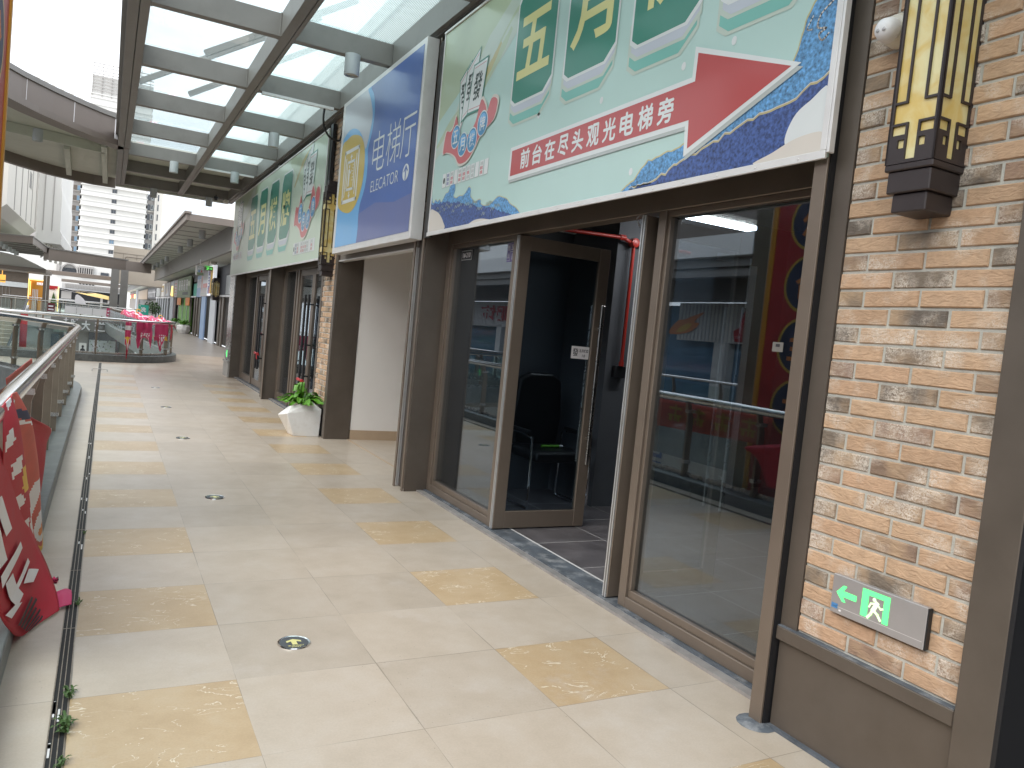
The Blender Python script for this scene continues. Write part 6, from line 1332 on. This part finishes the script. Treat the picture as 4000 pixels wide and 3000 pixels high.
# ---------------------------------------------------------------- tall buildings
def tower():
    Y = 260; k = Y/150; t = thing('tower', 'white residential tower with banded floors and a lower glazed wing', 'building', (0, Y, -5))
    mb = MB(); mb.box(-8.5, 8.5, Y, Y+18, -5, 37); mb.build('wall', ['white_render'], t)
    mb = MB(); mb.box(-7.7, 8.4, Y+.5, Y+17, 37.0, 66); mb.build('wall', ['white_render'], t)
    z = 7.4; k_ = 0
    while z < 36.5:
        mb = MB(); mb.prism([(-8.7, Y-.1), (-8.3, Y-.5), (8.3, Y-.5), (8.7, Y-.1), (8.7, Y+18), (-8.7, Y+18)], 'z', z, z+1.25); mb.prism([(-8.9, Y-.2), (-8.5, Y-.8), (8.5, Y-.8), (8.9, Y-.2), (8.9, Y+18.1), (-8.9, Y+18.1)], 'z', z+1.251, z+1.42); mb.prism([(-8.9, Y-.2), (-8.5, Y-.8), (8.5, Y-.8), (8.9, Y-.2), (8.9, Y+18.1), (-8.9, Y+18.1)], 'z', z-.17, z-.001); mb.build('floor_band', ['white_render'], t)
        w = MB(); w.box(-.75, .65, Y-.06, Y+.02, z-1.5, z-.25, 1); w.box(-.62, -.08, Y-.09, Y-.061, z-1.38, z-.38, 0); w.box(-.02, .52, Y-.09, Y-.061, z-1.38, z-.38, 0); w.build('window', ['tower_window' if k_ in (0, 4) else 'dark_window', 'tower_grey'], t)
        z += 2.985; k_ += 1
    z = 38.5
    while z < 60:
        mb = MB(); mb.box(-7.95, 8.65, Y+.2, Y+17, z, z+.22); mb.box(-7.95, 8.65, Y+.2, Y+17, z+1.1, z+1.3); mb.build('floor_band', ['white_render'], t); z += 2.985
    mb = MB(); 
    for i in range(9): mb.box(-7.6, 8.4, Y+.0, Y+.2, 61.5+i*.95, 61.75+i*.95)
    for i in range(7): mb.box(-7.6+i*2.5, -7.45+i*2.5, Y+.21, Y+.4, 60, 70)
    mb.build('roof_screen', ['tower_grey'], t)
    # glazed wing on the left
    mb = MB(); mb.box(-22, -8.95, Y+3, Y+16, -5, 58); mb.build('wing_wall', ['tower_grey'], t)
    z = 8.5
    while z < 57:
        w = MB(); w.box(-21.5, -9.0, Y+2.6, Y+2.99, z, z+1.55, 1)
        for a, b_ in ((-18, -16.7), (-16.5, -15.2), (-13.6, -13.0), (-12.9, -11.9), (-11.85, -10.95), (-9.75, -9.05)): w.box(a, b_, Y+2.5, Y+2.59, z+.1, z+1.45, 0)
        w.box(-10.85, -9.85, Y+2.5, Y+2.59, z+.1, z+1.45, 2); w.build('window', ['tower_window', 'tower_grey', 'bronze'], t)
        mb = MB(); mb.box(-22, -8.96, Y+2.2, Y+2.99, z-.25, z-.08); mb.build('floor_band', ['white_render' if z > 40 else 'tower_grey'], t); z += 2.985
    mb = MB()
    for i in range(8): mb.box(-22, -9, Y+2.7, Y+2.95, 58.2+i*.65, 58.4+i*.65)
    for i in range(6): mb.box(-22+i*2.4, -21.9+i*2.4, Y+2.96, Y+3.1, 58, 64)
    mb.build('roof_screen', ['cream_render'], t)
    # grey wing and pier on the right
    mb = MB(); mb.box(8.95, 10.9, Y+4, Y+16, -5, 34); mb.build('wing_wall', ['tower_grey'], t); mb = MB(); mb.box(10.9, 13.2, Y+3, Y+16, -5, 36); mb.box(10.9, 11.4, Y+2.7, Y+3, -5, 36); mb.build('pier', ['cream_render'], t)
    z = 6
    while z < 33:
        w = MB(); w.box(9.0, 9.75, Y+3.7, Y+3.99, z, z+1.7, 0); w.box(9.95, 10.8, Y+3.7, Y+3.99, z, z+1.7, 1); w.box(10.1, 10.5, Y+3.6, Y+3.69, z+.4, z+1.5, 0); w.box(11.75, 12.05, Y+2.9, Y+2.99, z, z+1.9, 0); w.build('window', ['dark_window', 'ink_grey'], t)
        if int(z) % 2: mb = MB(); mb.box(8.95, 10.9, Y+3.5, Y+3.99, z-.5, z-.25); mb.build('floor_band', ['cream_render'], t)
        z += 2.985
tower()
t = thing('mall_block', 'white mall block with panel joints and slanted overhang at the left edge', 'building', (-7, 50, 4))
mb = MB(); mb.prism([(-4.30, 5.35), (-4.75, 4.90), (-14, 4.90), (-14, 10.6), (-4.30, 10.6)], 'y', 42, 57.9); mb.build('wall', ['cream_render'], t)
mb = MB(); mb.prism([(-2.98, 5.6), (-2.86, 5.35), (-2.90, 4.70), (-4.29, 4.70), (-4.29, 12), (-3.05, 12), (-3.05, 8.4), (-2.98, 7.9)], 'y', 58, 74); mb.build('wall', ['white_render'], t)
mb = MB()
for y in (45, 48, 51, 54, 56.8): mb.box(-4.299, -4.27, y, y+.12, 5.4, 10.6)
for x in (-3.95, -3.45): mb.box(x, x+.05, 57.96, 57.999, 5.5, 12)
mb.build('panel_joint', ['tower_grey'], t)
mb = MB(); mb.box(-4.33, -4.29, 52.2, 53.4, 7.4, 8.3); mb.build('window', ['dark_window'], t)
for i in range(4):
    mb = MB(); mb.box(-3.85+.22*i, -3.70+.22*i, 59+i*1.5, 59.4+i*1.5, 3.6, 4.6999); mb.build('column', ['cream_render'], t)
t = thing('white_roof', 'curved white awning roof under the far left canopy', 'roof', (-4, 63, 2.5))
mb = MB(); mb.prism([(-10, 4.4), (-7.6, 4.10), (-6.2, 3.95), (-5.45, 3.82), (-4.7, 3.50), (-3.95, 3.15), (-10, 3.12)], 'y', 63, 69); mb.build('shell', ['white_render'], t); mb = MB(); mb.box(-10, -3.9, 62.5, 69, 2.86, 3.119); mb.build('gutter', ['brown_fascia'], t)
# white facade with arch behind the beams
k = 3.25; t = thing('arch_building', 'white building with a dark arch and balusters between the far beams', 'building', (-2, 130, 0))
mb = MB(); mb.box(-12, .6, 131, 135, -5, 7.3); mb.build('wall', ['white_render'], t)
ax, az = S(-1.60, 2.55, k); r = .95
mb = MB(); pts = [(ax+(r+.18)*math.cos(a), az+(r+.40)*math.sin(a)) for a in [math.pi*i/14 for i in range(15)]]+[(ax+r*math.cos(a), az+(r+.18)*math.sin(a)) for a in [math.pi-math.pi*i/14 for i in range(15)]]
mb.prism(pts, 'y', 130.4, 130.99); mb.build('arch', ['tower_grey'], t); mb = MB(); mb.box(ax-r, ax+r, 130.7, 130.98, az-.0, az+.60); mb.build('window', ['dark_window'], t)
mb = MB(); x1_, zt = S(-.64, 2.87, k); mb.box(ax-r-.7, ax-r-.3, 130.5, 130.99, az-.4, az+1.05); mb.box(ax+r+.19, x1_, 130.5, 130.99, az+.82, az+1.10)
for i in range(7): mb.box(ax+r+.26+i*.29, ax+r+.40+i*.29, 130.5, 130.99, az-.35, az+.82)
mb.build('baluster', ['tower_grey'], t); mb = MB(); mb.box(ax+r+.19, x1_, 130.8, 130.985, az-.35, az+.81); mb.build('shadow_gap', ['near_black'], t)
mb = MB(); mb.box(x1_+.9, x1_+2.0, 130.8, 130.99, az+.0, az+.45); mb.build('window', ['dark_window'], t); mb = MB()
for i in range(5): mb.box(ax+r+.4+i*.42, ax+r+.64+i*.42, 130.8, 130.99, az-1.9, az-1.45)
mb.build('round_opening', ['near_black'], t)
t = thing('plant_room', 'tan stone clad block with a pipe above the twin columns', 'building', (3.5, 75, 3))
mb = MB(); mb.box(.21, 7.5, 75, 80, 3.0, 6.14); mb.build('wall', ['tan_stone'], t); mb = MB(); mb.box(.21, 7.5, 74.97, 74.999, 5.55, 5.58)
for x in (.95, 2.0, 2.8, 3.6): mb.box(x, x+.03, 74.97, 74.999, 3.0 if x < 1 else 5.1, 5.54)
mb.build('panel_joint', ['brown_fascia'], t)
mb = MB(); mb.tube([(1.13, 74.9, 4.5), (1.13, 74.9, 5.20), (1.25, 74.9, 5.29), (4.4, 74.9, 5.29)], .03, 6); mb.tube([(2.95, 74.9, 5.29), (2.95, 74.9, 4.5), (2.6, 74.9, 4.1)], .03, 6); mb.build('pipe', ['bronze'], t)
t = thing('upper_building', 'pale building corner with an outdoor unit above the far canopy on the right', 'building', (8, 60, 4)); mb = MB(); mb.prism([(60, 4.5), (60, 9.0), (44, 9.0), (44, 4.5)], 'x', 7.4, 12); mb.box(6.1, 7.3999, 58, 60, 4.5, 7.95); mb.build('wall', ['white_render'], t); mb = MB(); mb.box(6.85, 7.39, 56.5, 57.9, 7.2, 7.75); mb.build('outdoor_unit', ['plastic_white'], t)

# ---------------------------------------------------------------- the side across the void (seen in the glass)
t = thing('red_light_board', 'tall red sign board with gold edge and round dark medallions left of the railing', 'sign', (-.68, 5.55, -3))
mb = MB(); mb.box(-.76, -.665, 5.0, 6.10, -3.0, 4.35); mb.build('board', ['board_red'], t)
mb = MB(); mb.box(-.77, -.650, 6.035, 6.105, -3.0, 4.35); mb.box(-.77, -.650, 4.995, 5.06, -3.0, 4.35); mb.build('gold_edge', ['board_gold'], t, bevel=.01)
mb = MB(); mb.box(-.76, -.68, 6.1055, 6.125, -3, 4.35); mb.build('end_strip', ['alu_white'], t)
f2 = Face2D(lambda u, v, d: (-.662+d, 6.10-(1.10-u), v))
for k_, ch in enumerate('本主合公茶'):
    v = 1.08+.64*k_; f2.disc(.55, v, .30, .30, 'gold_print', 2); f2.disc(.55, v, .27, .27, 'navy_print', 3); f2.text(ch, .40, .70, v-.15, v+.15, 'orange_print', 4, .03)
f2.build('medallion', t)
mb = MB(); mb.box(-1.15, -.85, 6.30, 6.55, -5.2, 4.6); tag(mb.build('board_post', ['post_bronze']), 'brown post behind the red board', 'post')
g = [[(-.53, 7.5-.46*k_, .96) for k_ in range(5)], [(-.515-.02*(k_ % 2), 7.5-.46*k_, .80) for k_ in range(5)], [(-.53, 7.5-.46*k_, .62+.012*k_) for k_ in range(5)]]
OX = -8.3
t = thing('opposite_shops', 'shop row across the void with white parapet, slatted signs and blue windows', 'building', (OX, 18, -5))
mb = MB(); mb.box(OX-.5, OX-.3, -12, 44, -5.2, 2.9); mb.build('wall', ['tower_window'], t)
mb = MB(); mb.box(OX-.6, OX-.5, -12, 26.39, 4.2201, 5.6); mb.build('upper_wall', ['bronze'], t)
mb = MB(); mb.box(OX-3, OX+2.2, -12, 44, 3.75, 4.22); mb.box(OX-.6, OX-.5, 26.4, 44, 4.2201, 9); mb.build('parapet', ['white_render'], t)
mb = MB(); mb.box(OX-3, OX+2.0, -12, 44, 3.55, 3.749); mb.box(OX+1.6, OX+1.9, -12, 44, 3.35, 3.549); mb.box(OX-.3, OX+.3, -12, 44, 3.0, 3.549); mb.build('canopy_soffit', ['steel_grey'], t)
mb = MB(); mb.box(OX-.3, OX+2.4, -12, 44, -.5, 0.0); mb.build('slab', ['dark_granite'], t); mb = MB(); mb.box(OX+2.4, OX+2.5, -12, 44, -.75, .12); mb.build('slab_edge', ['curb_granite'], t)
for y in (4, 8.2, 14.85, 21, 27.4, 33.5):
    mb = MB(); mb.box(OX-.3, OX+.05, y-.2, y+.2, 0, 1.93); mb.build('pillar', ['white_render'], t)
for a, b_ in ((8.6, 16.6), (24, 33)):
    mb = MB(); mb.box(OX-.1, OX, a, b_, 1.94, 2.95); s = mb.build('sign_board', ['white_render'], t)
    mb = MB()
    for i in range(int((b_-a)/.14)): mb.box(OX, OX+.02, a+i*.14, a+i*.14+.035, 1.96, 2.93)
    mb.build('slat', ['louvre'], s)
f2 = Face2D(lambda u, v, d: (OX+.04+d*3, u, v))
f2.poly([(14.1, 1.98), (13.75, 2.3), (13.95, 2.32), (13.98, 2.62), (14.08, 2.78), (14.18, 2.62), (14.22, 2.34), (14.42, 2.25), (14.35, 1.98)], 'tape_red'); f2.rect(12.9, 14.0, 1.98, 2.05, 'tape_red'); f2.rect(13.1, 13.35, 2.1, 2.35, 'tape_red'); f2.rect(13.5, 13.75, 2.1, 2.35, 'tape_red')
f2.poly(smooth_closed([(16.9, 2.1), (16.1, 2.15), (15.7, 2.4), (15.9, 2.45), (15.55, 2.7), (15.9, 2.62), (16.3, 2.5), (16.6, 2.45)], 4), 'orange_print'); f2.poly(smooth_closed([(16.6, 2.15), (16.2, 2.2), (16.0, 2.38), (16.3, 2.36)], 4), 'yellow_print', 2)
f2.text('服饰', 26.4, 29.2, 2.15, 2.8, 'tape_red', 1, .03); f2.rect(25.4, 26.1, 2.2, 2.75, 'tape_red'); f2.build('sign_lettering', t)
mb = MB(); mb.box(OX+.4, OX+.5, -12, 44, -4.6, -.8); mb.build('lower_wall', ['white_wall'], t)
f2 = Face2D(lambda u, v, d: (OX+.52+d*3, u, v))
for y in (16.4, 12.9, 8): f2.rect(y-.35, y+.35, -1.3, -.85, 'ink_blue'); f2.rect(y-.25, y+.25, -1.2, -.95, 'ink_white', 2); f2.rect(y-.35, y+.1, -1.75, -1.4, 'ink_blue'); f2.rect(y-.2, y+.0, -1.65, -1.5, 'ink_white', 2)
f2.build('blue_print', t)
railing('glass railing across the void, seen only as a reflection', [(OX+2.5, 40), (OX+2.5, -8)], .12, 1.0, 1.5, 31, -1, 1.03, .035, False)
t = thing('rail_banner', 'long red banner with gold writing tied to the outside of the near rail', 'banner', (-.46, 6.5, .6))
cloth('cloth', g, ['salmon_print'], lambda u, v: 0, None, parent=t)
f2 = Face2D(lambda u, v, d: (-.505+d, u, v))
for i in range(4):
    y = 5.85+i*.4
    for a_, b_, c_, e_ in ((0, .22, .86, .89), (.09, .12, .72, .92), (0, .24, .78, .80), (.02, .07, .72, .78), (.16, .21, .72, .78)): f2.rect(y+a_, y+b_, c_, e_, 'gold_print')
f2.build('lettering', t)
import sys, OpenImageIO as oiio, numpy as np
b=oiio.ImageBuf('/workdir/render_main.png'); a=b.get_pixels(oiio.UINT8)[:,:,:3].astype(float)
pts={'floor near (1560,2700)':(1560,2700),'floor mid':(900,1800),'yellow near':(600,2850),'floor far':(700,1500),'mint':(2000,1450/3),'mint2':(2500,480),'arrow':(2850,430),'blue sign':(1600,800),'brickR(3600,1650)':(3600,1650),'plinth':(3300,2700),'pillar bronze':(1620,1500),'white wall':(1480,1300),'beam':(800,250),'sky':(300,150),'frame mull':(2560,1700),'green tile':(2150,330),'planter':(1180,1630),'fascia left':(200,450),'curb':(180,2000),'soffit left':(250,620),'glasspane':(850,150),'tower':(420,900),'sign2':(1000,950)}
for k,(x,y) in pts.items():
    X,Y=int(x/4000*1024),int(y/3000*768); print(k,(int(x),int(y)),np.round(a[Y-3:Y+4,X-3:X+4].mean((0,1))))
